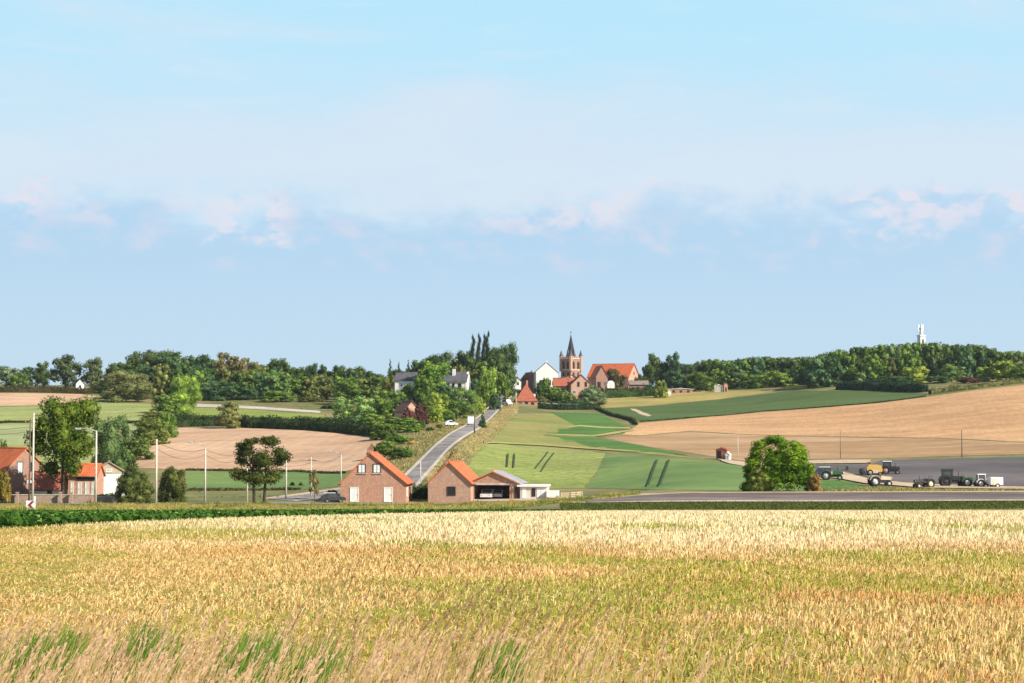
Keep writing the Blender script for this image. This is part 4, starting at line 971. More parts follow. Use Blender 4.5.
tree('green tree left of the tan roofed house', 304, 672, 376, 26, MD, low=0)
tree('blue grey bushy tree above the tan roof', 327, 700, 377, 22, TL, low=0)
tree('dark tree in front of the brownish belt crowns', 246, 655, 386, 22, TL, low=0)
tree('green shrub left of the pale track end', 276, 640, 391, 34, MD, 'bush')
tree('olive shrub in front of the tan roofed house', 310, 640, 397, 26, OL, 'bush')
tree('reddish shrub below the tan roof', 322, 620, 403, 16, BR, 'bush')
tree('dark shrub at the right end of the bright strip', 334, 590, 403, 26, TL, 'bush')
tree('light green willow, left of the pair above the hedge', 343, 520, 397, 22, (.14,.22,.085), 'round', 0)
tree('light green willow, right of the pair above the hedge', 364, 520, 396, 24, (.145,.225,.09), 'round', 0)
tree('mid green crown above the left willow', 348, 640, 378, 30, MD, low=0)
tree('wide olive crown above the right willow', 378, 630, 377, 36, (.09,.13,.045), low=0)
tree('olive green tree left of the slate roofed house', 394, 615, 376, 26, OL, low=0)
tree('green tree hiding the slope under the slate roofed house', 392, 570, 390, 26, MD, low=0)
tree('small conifer on the skyline left of the villa, leftmost of three', 390, 690, 361, 9, DK, 'cone', .05)
tree('small conifer on the skyline left of the villa, middle of three', 399, 690, 363.5, 9, DK, 'cone', .05)
tree('small conifer on the skyline left of the villa, rightmost of three', 408, 690, 361, 10, DK, 'cone', .05)
tree('dark crown behind the three small conifers', 398, 705, 369, 30, DK)
tree('dark crown left above the villa', 417, 700, 360.5, 22, DK)
tree('broad high dark crown above the villa', 438, 695, 352.5, 34, (.050,.082,.028), nl=6000)
tree('dark crown under the poplars', 462, 700, 351, 26, (.055,.085,.035))
tree('green crown right of the broad crown, in front of the poplar feet', 478, 680, 358, 28, (.065,.105,.035))
tree('bright green tree between the slate roofed house and the villa', 432, 595, 361.5, 34, (.085,.15,.035), 'round', .2)
tree('green tree in front of the gap between the two white houses', 424, 580, 376, 22, MD, low=0)
for i, (px, tp_, w, lb) in enumerate(((473, 336, 4.6, 'leftmost of the tall dark poplars above the villa'), (479, 334.5, 4.2, 'second tall dark poplar from the left above the villa'), (484.3, 335, 4.0, 'third tall dark poplar, close beside the tallest'), (487.6, 332.3, 4.4, 'tallest dark poplar, rightmost of the row'))):
    tree(lb, px, 690, tp_, w*1.55, (.024,.038,.020), 'poplar', .05, group='dark poplars on the skyline')
tree('large dark dome tree left of the road top', 503, 690, 343, 29, (.045,.075,.03), 'round', .0, nl=6000)
tree('dark tree under the large dome at the road top', 499, 660, 358, 30, (.05,.085,.035), low=0)
tree('light green round tree left of the upper road', 487, 610, 367, 21, LT, low=0)
tree('dark blue green tree right of the villa', 474, 625, 378, 16, TL, low=0)
tree('mid green tree at the left road edge below the dome', 500, 640, 373, 18, MD, low=0)
tree('big spreading green tree in front of the villa', 456, 530, 387, 42, (.085,.14,.045), 'round', .0, nl=6000)
tree('yellowish green tree left of the big spreading one', 440, 525, 393, 20, YGC, 'tall', 0)
tree('dark bush over the brick cottage, left', 402, 520, 397, 20, DK, 'bush')
tree('dark purple shrub in front of the brick cottage', 409, 478, 407, 16, CP, 'bush')
tree('purple brown shrub right of the cottage door', 421, 480, 404, 15, CP, 'bush')
tree('mid green tree left of the brick cottage', 386, 520, 398, 26, MD, low=0)
tree('green shrub between cottage and spreading tree', 431, 510, 403, 18, MD, 'bush')
tree('dark shrub at the road edge under the spreading tree', 482.5, 468, 413, 8, DK, 'cone', 0, name='shrub', trunk=False)
tree('dark shrub on the left road verge higher up', 495, 590, 393, 12, TL, 'bush')
tree('olive shrub left of the upper road', 478, 560, 397, 14, YGC, 'bush')
tree('bright green shrub mass below the cottage', 400, 430, 417, 42, (.09,.15,.035), 'bush')
tree('small dark upright bush on the slope right of the shrub mass', 421.5, 440, 420, 9, DK, 'bush', trunk=False)
tree('low dark bush on the slope near the road', 430, 430, 427, 9, DK, 'bush', trunk=False)
tree('low dark bush close to the left road edge', 440, 450, 424, 9, OL, 'bush', trunk=False)
tree('dark green shrub by the road above the farmhouse roof, upper', 398, 380, 434, 30, MD, 'bush')
tree('dark green shrub by the road above the farmhouse roof, lower left', 387, 345, 441, 26, (.07,.11,.03), 'bush')
tree('dark green shrub by the road above the farmhouse roof, lower right', 403, 335, 447, 24, (.07,.12,.035), 'bush')
tree('dry bush on the left road bank', 413, 375, 441, 12, (.35,.24,.12), 'bush', trunk=False)
# trees along the left side of the brown field
tree('round grey green tree behind the big roadside tree', 112, 330, 415.5, 35, (.075,.12,.055), 'round', .0, nl=6000)
tree('olive tree at the left boundary of the brown field', 150, 420, 418, 36, (.10,.13,.04), 'bush')
tree('mid green bush on the upper corner of the brown field', 166, 445, 413, 24, MD, 'bush')
tree('dark bush halfway down the left field boundary', 136, 365, 437, 34, (.07,.105,.035), 'bush')
tree('dark bush low at the left field boundary', 124, 335, 446, 26, (.065,.095,.035), 'bush')
tree('small dark bush at the left edge above the orange roof', 3, 290, 441, 16, DK, 'bush')
tree('big multi coloured tree with dark trunk in the left farm', 64, 251, 397.5, 68, (.062,.095,.018), 'round', .27, nl=9000, name='broadleaf_tree')
# the reddish tint of that tree's lower right side: a few rusty leaf clusters
tree('dark reddish green tree with two trunks in the roadside meadow', 260, 238, 436.5, 54, (.045,.058,.018), 'open', .30, nl=6000, twin=True)
tree('dark bush in front of the white garage', 136, 246, 466, 36, (.06,.08,.03), 'bush', nl=6000, trunk=False)
tree('dark olive bush right of the plain concrete pole', 174, 250, 467, 28, (.055,.07,.025), 'bush', nl=6000, trunk=False)
tree('small brown bush left of the orange farmhouse', 3, 249, 470, 18, (.12,.10,.03), 'bush', trunk=False)
tree('small thin bush behind the slim pale pole', 315, 262, 470, 11, BR, 'open', .2)
tree('small dark bush, left of two dots in the low meadow', 293, 300, 482, 5, DK, 'bush', trunk=False, nl=600)
tree('small dark bush, right of two dots in the low meadow', 301.5, 300, 482, 4.5, DK, 'bush', trunk=False, nl=600)
tree('dark clipped bush left of the brick farmhouse', 333, 256, 490, 15, DK, 'bush', trunk=False)
tree('big round bright green bush beside the right road', 778, 203, 436.5, 66, (.085,.150,.018), 'dome', nl=16000, depth=8.5, low=0, trunk=False, name='shrub', ls=.014)
tree('pale olive lower bush at the left foot of the big round bush', 760, 200.5, 468, 26, (.13,.16,.05), 'bush', nl=6000, depth=3)
tree('rusty little shrub at the right foot of the big round bush', 814, 199, 474, 14, (.25,.15,.08), 'bush', trunk=False)
# village greenery
tree('green shrub group below the white house', 553, 672, 387, 26, MD, 'bush')
tree('dark shrub left of the white house front', 540, 690, 382, 12, DK, 'bush')
tree('mid green shrub left of the grey green tree', 567, 665, 390, 18, (.09,.14,.04), 'bush')
tree('grey green round tree in front of the pink gabled house', 592, 655, 385, 27, GY, 'bush', nl=6000)
tree('dark green shrub under the grey green tree', 577, 650, 399, 20, TL, 'bush')
tree('small brownish bush right of the steep cottage', 541, 655, 396, 10, OL, 'bush', trunk=False)
tree('dark round tree in front of the orange barn roof', 615, 722, 369, 21, (.05,.05,.03), 'round', .1)
tree('green shrub left of the white roofed bungalow', 661, 700, 380.5, 14, (.12,.16,.04), 'bush')
tree('dark shrub between the white house and the church', 560, 705, 379, 10, BR, 'bush')
tree('tiny dark tree at the right end of the orange barn', 641, 738, 374, 9, DK)
tree('dark tall tree, left of the pair right of the village', 652, 745, 353.5, 17, DK, 'tall', .05)
tree('dark slim tree left of the paired tall trees', 645, 748, 365, 7, DK, 'tall')
tree('grey green tree with raised top, right of the pair beside the village', 673, 742, 352.5, 17, TL, 'tall', .05)
tree('dark tree between the pair of tall trees', 663, 748, 360, 16, DK)
tree('dark tree behind the white roofed bungalow', 686, 745, 364, 22, (.04,.06,.035), low=0)  # crown in a dark greyish green tone
tree('dark tree left of the wood behind the bungalow', 675, 738, 371, 22, TL, low=0)
# notable trees along the edge of the big wood on the right
E_ = [(700,735,372,26,MD,'mid green tree at the left end of the wood'),(712,750,369,24,LT,'light green tree behind the white field hut'),(738,748,371,24,(.09,.14,.06),'grey green tree right of the field huts'),
 (752,735,374,24,MD,'rounded mid green tree at the wood edge'),(770,735,371,26,LT,'light green tree at the wood edge above the dark crop'),(790,730,373,26,LT,'pale leafy tree where the yellow field ends'),
 (812,715,371,28,(.10,.15,.06),'pale grey green tree left of the shade coloured hedge'),(832,705,374,24,TL,'dark teal tree at the middle of the wood edge'),(861,690,371,12,(.17,.23,.10),'small pale round tree shining out of the wood'),
 (848,700,378,22,TL,'low bluish bush in the shaded wood edge'),(876,690,376,26,TL,'dark bluish bush right of the pale round tree'),(898,672,376,26,TL,'dark teal bush at the corner of the dark crop'),
 (916,680,366,24,YGC,'yellow green tree under the monument'),(888,700,358,22,BR,'pale brownish tree left of the monument'),(938,665,376,26,TL,'dark shrub at the end of the tan field corner'),
 (952,668,364,24,(.10,.16,.06),'leafy green tree right of the yellow green one'),(970,650,377,22,CP,'dark purple bush at the wood edge on the right'),(986,660,367,22,LT,'light green tree above the dark purple bush'),
 (1006,655,361,26,YGC,'yellow green tree near the right picture edge'),(1022,650,366,22,MD,'mid green tree at the right picture edge')]
for px, Y, tp_, w, c_, lb in E_: tree(lb, px, Y, tp_, w, c_, 'round', .0)
# the wood itself reads as one mass
def mass(name, label, cat, spots, nl, ls):
    protos = [crown_arrays('round', 200+i, nl, ls) for i in range(4)]; VV = []; FF = []; CC = []; off = 0; g = np.random.default_rng(5)
    for (x, y, w, h, c) in spots:
        V, Fa = protos[g.integers(4)]; a = g.uniform(0, 6.28); z = Tz(x, y)
        X = (V[:,0]*math.cos(a)-V[:,1]*math.sin(a))*w+x; Y = (V[:,0]*math.sin(a)+V[:,1]*math.cos(a))*w+y
        VV.append(np.stack([X, Y, V[:,2]*h*1.02+z-.3], 1)); FF.append(Fa+off); off += len(V); CC.append(np.tile(np.array(c)*np.array(KC)*g.uniform(.8, 1.2), (len(V), 1)))
    o = link(name, npmesh(name, np.concatenate(VV), np.concatenate(FF), LEAFA, cols=np.concatenate(CC)))
    return tag(o, label, cat, kind='stuff')
SKY_R = [(684,366),(700,361.5),(712,359),(730,361),(745,358),(760,356.5),(775,357.5),(800,357.5),(820,356),(835,350),(850,347.5),(870,347),(885,345),(900,343),(912,342.5),(922,344),(935,342),(950,345.5),(965,344.5),(980,345),(992,349),(1003,353),(1012,350.5),(1024,352.5),(1060,352),(1110,350)]
SX = np.array([a for a, _ in SKY_R]); SY = np.array([b_ for _, b_ in SKY_R], float)
sp = []; g = np.random.default_rng(21)
for j, Y in enumerate((700, 725, 752, 780, 812, 848)):
    px = 690
    while px < 1110:
        yy = Y + g.uniform(-9, 9) + max(0, 800-px)*.35*(1 if j < 3 else .3)
        if j >= 3: yy = max(yy, 760)
        if px < 800: yy = max(yy, 748+g.uniform(0, 8))
        b = G(px, yy); top = np.interp(px, SX, SY); hmax = zr(yy, top)-b.z; hm = min(g.uniform(11, 17), hmax) if j < 5 else hmax*g.uniform(.93, 1.0)
        if hm > 4:
            w = g.uniform(8, 13); c = [DK, MD, TL, (.06,.095,.04), (.09,.13,.06), OL][g.choice(6, p=[.22,.22,.2,.2,.1,.06])]
            sp.append((b.x, b.y, w, hm, c))
        px += g.uniform(11, 17)
mass('woodland', 'dense green wood covering the hill on the right', 'woodland', sp, 420, .055)
SKY_L = [(104,385),(112,372),(130,358),(150,354),(170,354),(185,360),(200,358),(215,358),(235,360),(255,364),(275,362),(290,369),(305,369),(320,369),(340,369),(360,369),(380,374),(400,372),(415,364),(435,358),(455,356),(475,358),(495,352),(508,352),(514,370)]
SX = np.array([a for a, _ in SKY_L]); SY = np.array([b_ for _, b_ in SKY_L], float); sp = []
for j, Y in enumerate((665, 700, 728, 750)):
    px = 112
    while px < 510:
        yy = Y + g.uniform(-8, 8); b = G(px, yy); top = np.interp(px, SX, SY)+(3-j)*2.5; hm = zr(yy, top)-b.z; hm = min(hm*g.uniform(.9, 1), 17)
        if hm > 3 and not (px > 485 and j < 2): sp.append((b.x, b.y, g.uniform(8, 12), hm, [DK, MD, TL, OL, (.06,.1,.04)][g.integers(5)]))
        px += g.uniform(13, 19)
mass('tree_belt', 'deep green mass of the tree belt behind its front trees on the left', 'tree belt', sp, 420, .055)

def hedge(label, path, h, w, color, n, name='hedge', cat='hedge', seed=3, ls=.28, group=None, world=False):
    pts = [p if world else P(*p) for p in path]; o0 = pts[0].copy(); g = np.random.default_rng(seed); Ls = [(b_-a).length for a, b_ in zip(pts, pts[1:])]; tot = sum(Ls)
    t = np.sort(g.uniform(0, tot, n)); cum = np.concatenate([[0], np.cumsum(Ls)]); A = np.array(pts)
    x = np.interp(t, cum, A[:,0]); y = np.interp(t, cum, A[:,1])
    d = np.array(pts[-1]-pts[0])[:2]; d /= np.linalg.norm(d); nx, ny = -d[1], d[0]
    hv = h*(.72+.5*fbm(t/4., t*0+seed, seed+60, 3)); wv = w*(.7+.5*vnoise(t/5., t*0+3, seed+70))
    a = g.uniform(-.25, math.pi+.25, n); r = g.uniform(.82, 1.1, n)
    ox = np.cos(a)*wv/2*r; oz = np.clip(np.sin(a), 0, 1)**.6*hv*r*np.where(g.random(n) < .45, g.random(n), 1)
    X = x+nx*ox; Y = y+ny*ox; Zc = T(X, Y)+oz; p = np.stack([X, Y, Zc], 1)-np.array(o0)
    nn = np.stack([nx*np.cos(a), ny*np.cos(a), np.sin(a)], 1)+.6*g.normal(size=(n,3)); nn /= np.linalg.norm(nn, axis=1)[:,None]
    tt = np.cross(nn, g.normal(size=(n,3))); tt /= np.linalg.norm(tt, axis=1)[:,None]; bb = np.cross(nn, tt); s = ls*g.uniform(.6,1.3,n)[:,None]
    V = np.stack([p-tt*s, p-bb*s*.6, p+tt*s, p+bb*s*.6], 1).reshape(-1,3); Fa = np.arange(4*n).reshape(-1,4)
    m = max(4, int(tot/2.5)); tc_ = np.linspace(0, tot, m); cx = np.interp(tc_, cum, A[:,0]); cy = np.interp(tc_, cum, A[:,1]); hc = h*(.72+.5*fbm(tc_/4., tc_*0+seed, seed+60, 3))*.8
    prof = [(-.42,-.3),(-.40,.6),(-.2,1),(.2,1),(.40,.6),(.42,-.3)]; cv = []
    for k in range(m):
        for q, z in prof:
            X_, Y_ = cx[k]+nx*q*w*.8, cy[k]+ny*q*w*.8; cv.append((X_-o0.x, Y_-o0.y, Tz(X_, Y_)+z*hc[k]-o0.z))
    cf = [(k*6+i, k*6+i+1, (k+1)*6+i+1, (k+1)*6+i) for k in range(m-1) for i in range(5)]+[(0,1,2,3)]+[(2,3,4,5)]
    V = np.concatenate([V, cv]); Fa = np.concatenate([Fa, np.array(cf)+4*n])
    o = link(name, npmesh(name, V, Fa, LEAF), None, o0); o.color = (*color, 1); return tag(o, label, cat, group)
HD = (.055,.085,.03)
hedge('long dark hedge along the top of the brown field', [(172,427),(230,426),(300,429.5),(345,433),(388,437.5)], 2.4, 2.6, HD, 7000, seed=3)
hedge('second dark hedge behind, between bright strip and the long hedge', [(172,422),(230,422.5),(300,425),(350,428),(372,430)], 2.2, 2.4, (.06,.10,.03), 5000, seed=5)
hedge('dark hedge along the far left field edge', [(-40,393),(40,392.5),(92,394)], 2.6, 2.4, (.085,.075,.03), 4000, seed=7)
hedge('thin hedge between two strips of the left meadow', [(-20,423),(30,423)], .8, 1.2, HD, 1500, seed=9)
hedge('thin hedge line right of the round grey green tree', [(118,423.2),(150,424.5)], .8, 1.2, HD, 1200, seed=10)
hedge('low dark hedge at the foot of the brown field', [(186,470.5),(300,472),(345,473.5)], .35, .7, (.12,.12,.05), 2500, seed=11)
hedge('low dark hedge at the near edge of the low meadow', [(188,490.7),(250,490.5),(300,490)], .3, .7, (.12,.11,.05), 1800, seed=12)
hedge('long trimmed hedge right of the pink gabled house', [G(605,708), G(630,712), G(657,712)], 4.2, 2.2, (.07,.125,.035), 4000, seed=13, world=True)
hedge('dark hedge along the foot of the village gardens', [(538,408.5),(565,410),(600,409.5)], 2.0, 1.6, (.05,.08,.03), 2500, seed=14)
hedge('low green hedge behind the farmhouse and barn gap', [G(409,262), G(431,262)], 1.9, 1.4, (.06,.11,.03), 1500, seed=15, ls=.12, world=True)
hedge('dark green hedge under the white garage wall', [G(97,256), G(122,256)], 1.3, 1.0, (.05,.09,.025), 1500, seed=16, ls=.12, world=True)
hedge('dark hedge line under the long dark crop field', [(640,422),(700,417.3),(763,411.8),(820,407.7),(880,402.7),(926,396.6)], .4, .7, HD, 3500, seed=17, ls=.2)
hedge('bushy bank between village meadow and the ripe field tip', [(596,408.5),(612,416),(633,421.5),(636,425)], 1.2, 1.2, OL, 1600, seed=18, ls=.2)
hedge('pale green shrubby bank where the tan field meets the wood', [(930,394.5),(965,390),(1000,386),(1050,381)], 2.0, 2.2, (.16,.17,.06), 2500, seed=19)
hedge('hedge along the wood foot above the dark crop, coloured teal for the shade there', [(838,389.5),(880,390.5),(926,392)], 3.4, 3, TL, 4000, seed=20)  # teal leaf colour carries the bluish dark shade at the wood's foot
hedge('short olive hedge left of the field lane', [(455,452),(450,462),(440,474)], .7, .9, (.30,.24,.10), 900, seed=22, ls=.2)
fence('white posts and rails above the dark garden hedge', [P(538,405.5), P(560,407), P(588,408)], 1.3, 3, WHITE, post=3.5)

# ------------------------------------------------------------------ vehicles
def wheel(name, parent, x, y, r, w, rimmat, rimfrac=.58):
    q = MB(); c = (x, y, r); o_ = []
    prof = [(r*rimfrac, -w/2), (r*.93, -w/2), (r, -w*.36), (r, w*.36), (r*.93, w/2), (r*rimfrac, w/2)]
    n = 20; vs = []
    for rr_, h in prof:
        for i in range(n):
            a = 2*math.pi*i/n; k = rr_*(1.03 if (i % 2 and abs(h) < w*.4) else 1); vs.append((c[0]+k*math.cos(a), c[1]+h, c[2]+k*math.sin(a)))
    fs = [(k*n+i, k*n+(i+1)%n, ((k+1)%6)*n+(i+1)%n, ((k+1)%6)*n+i) for k in range(6) for i in range(n)]
    q.add(vs, fs, True); t = q.build('wheel', RUBB, parent)
    q = MB(); q.lathe([(.01,-w*.32),(r*rimfrac*.35,-w*.32),(r*rimfrac*.5,-w*.18),(r*rimfrac,-w*.42),(r*rimfrac,w*.42),(r*rimfrac*.5,w*.18),(r*rimfrac*.35,w*.32),(.01,w*.32)], c, 16, 'y'); q.build('rim', rimmat, t)
def tractor(label, loc, rz, body, rim, roof=None, cab=True, sc_=1.0, name='tractor'):
    """front along +x"""
    t = empty(name, loc, rz, label, 'tractor', 'old tractors by the ploughed field'); t.scale = (sc_,)*3
    for s in (-1, 1): wheel('wheel', t, -.9, s*.75, .75, .42, rim); wheel('wheel', t, 1.25, s*.62, .42, .24, rim, .5)
    q = MB(); q.box(-1.3, 1.5, -.2, .2, .5, .95, .04); q.tube([(1.25,-.6,.45),(1.25,.6,.45)], .06); q.tube([(-.9,-.75,.75),(-.9,.75,.75)], .11); q.build('chassis', IRON, t)
    q = MB(); q.prism([(.1,.95),(1.7,.95),(1.75,1.15),(1.65,1.42),(.1,1.55)], -.32, .32); hd = q.build('hood', body, t)
    q = MB(); q.box(1.70, 1.78, -.26, .26, .92, 1.36, .01); q.build('grille', IRON, hd)
    for s in (-1, 1):
        q = MB(); q.lathe([(.01,1.75),(.08,1.77),(.09,1.82),(.01,1.84)], (0,s*.36,1.2), 10, 'x'); q.build('headlight', WHP, hd)
        pr = [(-1.75,.9)]+[(-.9+.88*math.cos(a), .75+.88*math.sin(a)) for a in np.linspace(math.pi*.93, math.pi*.12, 9)]+[(-.12,.75)]; inn = [(-.9+.80*math.cos(a), .75+.80*math.sin(a)) for a in np.linspace(math.pi*.12, math.pi*.93, 9)]
        q = MB(); q.prism(pr[1:-1]+inn, s*.52 if s > 0 else -.98, .98 if s > 0 else -.52); q.build('fender', body, t)
    q = MB(); q.tube([(.9,.15,1.45),(.9,.15,2.05),(.95,.15,2.15)], .045); q.build('exhaust', IRON, t)
    if cab:
        q = MB()
        for x, y in ((-1.3,-.5),(-1.3,.5),(.05,-.5),(.05,.5)): q.box(x-.04, x+.04, y-.04, y+.04, .95, 2.35)
        q.box(-1.3, .05, -.52, .52, .95, 1.35); cb = q.build('cab', body, t)
        q = MB(); q.box(-1.24, -.01, -.47, .47, 1.353, 2.32); q.build('cab_glass', GLASS, cb)
        q = MB(); q.box(-1.45, .2, -.62, .62, 2.353, 2.5, .05); q.build('cab_roof', roof or body, cb)
    else:
        q = MB(); q.box(-1.1,-.6,-.25,.25,1.0,1.12,.03); q.box(-1.16,-1.06,-.25,.25,1.0,1.45); q.build('seat', IRON, t)
        q = MB(); q.tube([(.1,0,1.3),(-.3,0,1.62)], .025); q.lathe([(.19,-.01),(.21,0),(.19,.01)], (-.3,0,1.63), 14); q.build('steering_wheel', IRON, t)
        q = MB(); q.tube([(-1.35,-.4,1.0),(-1.35,-.4,2.0),(-1.35,.4,2.0),(-1.35,.4,1.0)], .04); q.build('roll_bar', IRON, t)
    return t
def gp(px, row, ym=196): b = P(px, row, ym); return b
tractor('green and white old tractor facing right, leftmost near the big round bush', gp(832, 480.3), R(-12), GRN, WHP, WHP, False, 1.0)
tractor('dark tractor with bright white cab roof on the ploughed field', gp(890.5, 474.5), R(-8), BLK, paint('pink', (.62,.36,.34)), WHP, True, .92)
tractor('open cream tractor with white rimmed wheels, below the yellow harvester', gp(880, 486.2), R(4), CRM, WHP, None, False, 1.0)
tractor('small black and cream tractor standing alone on the track', gp(923.5, 488.2), R(200), BLK, CRM, CRM, False, .85)
tractor('black tractor with tall dark cab and red trim', gp(952, 487), R(-6), BLK, IRON, BLK, True, 1.08)
tractor('green open tractor coupled behind the black one', gp(971, 487.2), R(6), GRN, WHP, None, False, .92)
tractor('white tractor with white cab, right of the green one', gp(984, 487.6), R(8), WHP, WHP, WHP, True, .8)
def harvester():
    b = gp(872.5, 475.3); t = empty('harvester', b, R(-4), 'yellow and cream harvester with dark reel on its left end', 'harvester'); t.scale = (.78,)*3
    q = MB(); q.prism([(-1.2,.7),(1.9,.7),(2.1,1.2),(1.8,2.1),(.9,2.3),(-.9,2.25),(-1.3,1.4)], -.85, .85); bd = q.build('body', YEL, t)
    q = MB(); q.prism([(-1.0,.5),(1.3,.5),(1.5,1.1),(-1.2,1.1)], -.9, -.853); q.build('side_panel', CRM, bd)
    q = MB(); q.box(-1.0, -.2, -.5, .5, 2.253, 2.9, .04); q.build('cab', BRKP if False else ORG, t)
    q = MB(); q.box(-1.035, -.3, -.53, -.503, 2.4, 2.8); q.build('cab_glass', GLASS, t)
    for s in (-1, 1): wheel('wheel', t, -.6, s*1.0, .62, .35, CRM); wheel('wheel', t, 1.5, s*.9, .4, .25, ORG)
    q = MB(); n = 6
    for i in range(n):
        a = 2*math.pi*i/n; q.box(-2.1+.62*math.cos(a)-.05, -2.1+.62*math.cos(a)+.05, -1.3, 1.3, .85+.62*math.sin(a)-.05, .85+.62*math.sin(a)+.05)
    for y in (-1.25, 0, 1.25): q.lathe([(.62,-.03),(.66,0),(.62,.03)], (-2.1,y,.85), 14, 'y')
    q.build('reel', IRON, t)
    q = MB(); q.prism([(-2.5,.12),(-1.3,.12),(-1.2,.7),(-1.6,.55),(-2.3,.3)], -1.35, 1.35); q.build('header', IRON, t)
harvester()
def car(label, loc, rz, body, kind='van', name='parked_car', cat='car', L_=4.2, H_=1.5, W_=1.7, roofm=None, group=None):
    t = empty(name, loc, rz, label, cat, group); a = L_/2; c = .28
    if kind == 'van': pr = [(-a,.3),(a,.3),(a+.02,.85),(a-.75,1.0),(a-1.35,H_-.02),(-a+.1,H_),(-a,H_-.4)]
    else: pr = [(-a,.3),(a,.3),(a,.72),(a-.9,.88),(a-1.6,H_),(-a+1.0,H_),(-a+.15,.95),(-a,.9)]
    q = MB(); q.prism(pr, -W_/2, W_/2); bd = q.build('body', body, t)
    z0, z1 = H_*.6, H_*.92
    for s in (-1, 1):
        q = MB(); y = s*W_/2; x1 = a-1.45; x0 = -a+(.9 if kind != 'van' else .3)
        q.prism([(x0,z0),(x1+.35,z0),(x1,z1),(x0+.15,z1)], *sorted((y+s*.004, y+s*.02))); q.build('side_window', GLASS, bd)
        for x in (-a+.75, a-.75): wheel('wheel', t, x, s*(W_/2-.08), .32, .2, SILV)
        q = MB(); q.lathe([(.01,a-.02),(.1,a),(.1,a+.04),(.01,a+.05)], (0,s*(W_/2-.25),.65), 10, 'x'); q.build('headlight', WHP, bd)
    q = MB(); q.add([(a-.80,-W_/2+.12,1.0 if kind=='van' else .93),(a-.80,W_/2-.12,1.0 if kind=='van' else .93),(a-1.38+ (0 if kind=='van' else -.15),W_/2-.18,z1+.04),(a-1.38+(0 if kind=='van' else -.15),-W_/2+.18,z1+.04)], [(0,1,2,3)])
    q.v = [(x+.03, y, z+.03) for x, y, z in q.v]; q.v += [(x-.05, y, z-.02) for x, y, z in q.v]; q.f += [[3+4,2+4,1+4,0+4],[0,4,5,1],[1,5,6,2],[2,6,7,3],[3,7,4,0]]; q.sm += [False]*5
    q.build('windscreen', GLASS, bd)
    if roofm: q = MB(); q.box(-a+.15, a-1.45, -W_/2+.04, W_/2-.04, H_+.003, H_+.1, .03); q.build('roof', roofm, bd)
    return t
car('dark navy van with white roof between the big bush and the green tractor', gp(820.5, 477.5), R(172), NAVY, 'van', 'parked_van', 'van', 3.4, 1.65, 1.7, WHP)
car('dark car parked beside the left wall of the brick farmhouse', G(334, 250.5), R(12), BLK, 'car', L_=3.4, H_=1.3, W_=1.6, roofm=SILV)
g1 = G(488, 257.5); g1.z = zr(255, 499.6)+.03; car('white car parked in the left half of the open garage', g1, R(-98), WHP, 'car', L_=3.8, H_=1.35, W_=1.7, group='cars in the open garage')
g2 = G(498, 258.5); g2.z = zr(255, 499.6)+.03; car('small white car parked in the right half of the open garage', g2, R(-94), WHP, 'car', L_=3.5, H_=1.2, W_=1.5, group='cars in the open garage')
def rp(Y, off): x = rd(Y)+off; return Vector((x, Y, Tz(x, Y)+.21))
car('white van driving down the left lane of the uphill road', rp(478, -.9), R(-88), WHP, 'van', 'white_van', 'van', 4.4, 2.2, 1.9)
car('white car parked at the roadside under the big spreading tree', rp(462, -5.4), R(20), WHP, 'car', L_=3.4, H_=1.5)
b = P(509, 403.5); car('white van by the steep roofed cottage', Vector((rd(620)+3.6, 620, Tz(rd(620)+3.6, 620)+.2)), R(-60), WHP, 'van', 'parked_van', 'van', 4.2, 1.9, 1.8)
# white box trailer at the right
b = gp(995, 487.8); t = empty('box_trailer', b, R(6), 'white box trailer at the right end of the tractor row', 'trailer')
q = MB(); q.box(-.95,.95,-.8,.8,.45,1.55,.05); bd = q.build('body', WHP, t); q = MB(); q.box(-.75,.1,-.83,-.803,.55,1.4); q.build('side_door', OFFW, bd)
for s in (-1, 1): wheel('wheel', t, .1, s*.75, .33, .18, WHP)
q = MB(); q.tube([(-.9,0,.5),(-1.6,0,.45)], .05); q.tube([(-1.5,0,.45),(-1.5,0,.02)], .035); q.build('drawbar', IRON, t)
# sign boards near the track
b = P(816, 487.5, 196); q = MB(); q.box(-.3,.3,-.05,.05,.3,.8); sb = tag(q.build('warning_board', paint('pale_red', (.6,.28,.2)), None, b), 'small reddish board on posts at the foot of the big bush', 'sign')
for x in (-.22,.22): q = MB(); q.tube([(x,.08,-.2),(x,.08,.75)], .03); q.build('post', WHP, sb)

# ------------------------------------------------------------------ grasses, stubble and crop
def blades(name, label, cat, X, Y, h, w, lean, col, mat_, tipw=0.0, zoff=0.0, roll=None, root_dark=1.0):
    """one small upright blade or stalk per point; lean is an (n,2) ground offset of the tip"""
    n = len(X); g = np.random.default_rng(n); a = g.uniform(-.9, .9, n) if roll is None else roll
    dx, dy = np.cos(a)*w/2, np.sin(a)*w/2; Zb = T(X, Y)+zoff
    A = np.stack([X-dx, Y-dy, Zb-.01], 1); B = np.stack([X+dx, Y+dy, Zb-.01], 1)
    Tt = np.stack([X+lean[:,0], Y+lean[:,1], Zb+h], 1)
    if tipw > 0:
        o2 = np.stack([dx, dy, 0*dx], 1)*tipw; V = np.stack([A, B, Tt+o2, Tt-o2], 1).reshape(-1,3); k = 4
    else: V = np.stack([A, B, Tt], 1).reshape(-1,3); k = 3
    Fa = np.arange(k*n).reshape(-1, k); C = np.repeat(col, k, axis=0)
    me = npmesh(name, V, Fa, mat_, cols=C); o_ = link(name, me); return tag(o_, label, cat, kind='stuff')
def lerp(a, b_, t): return np.array(a)[None]*(1-t[:,None])+np.array(b_)[None]*t[:,None]
def pix(X, Y): return 512+F*X/np.maximum(Y, 1)
g = np.random.default_rng(77)
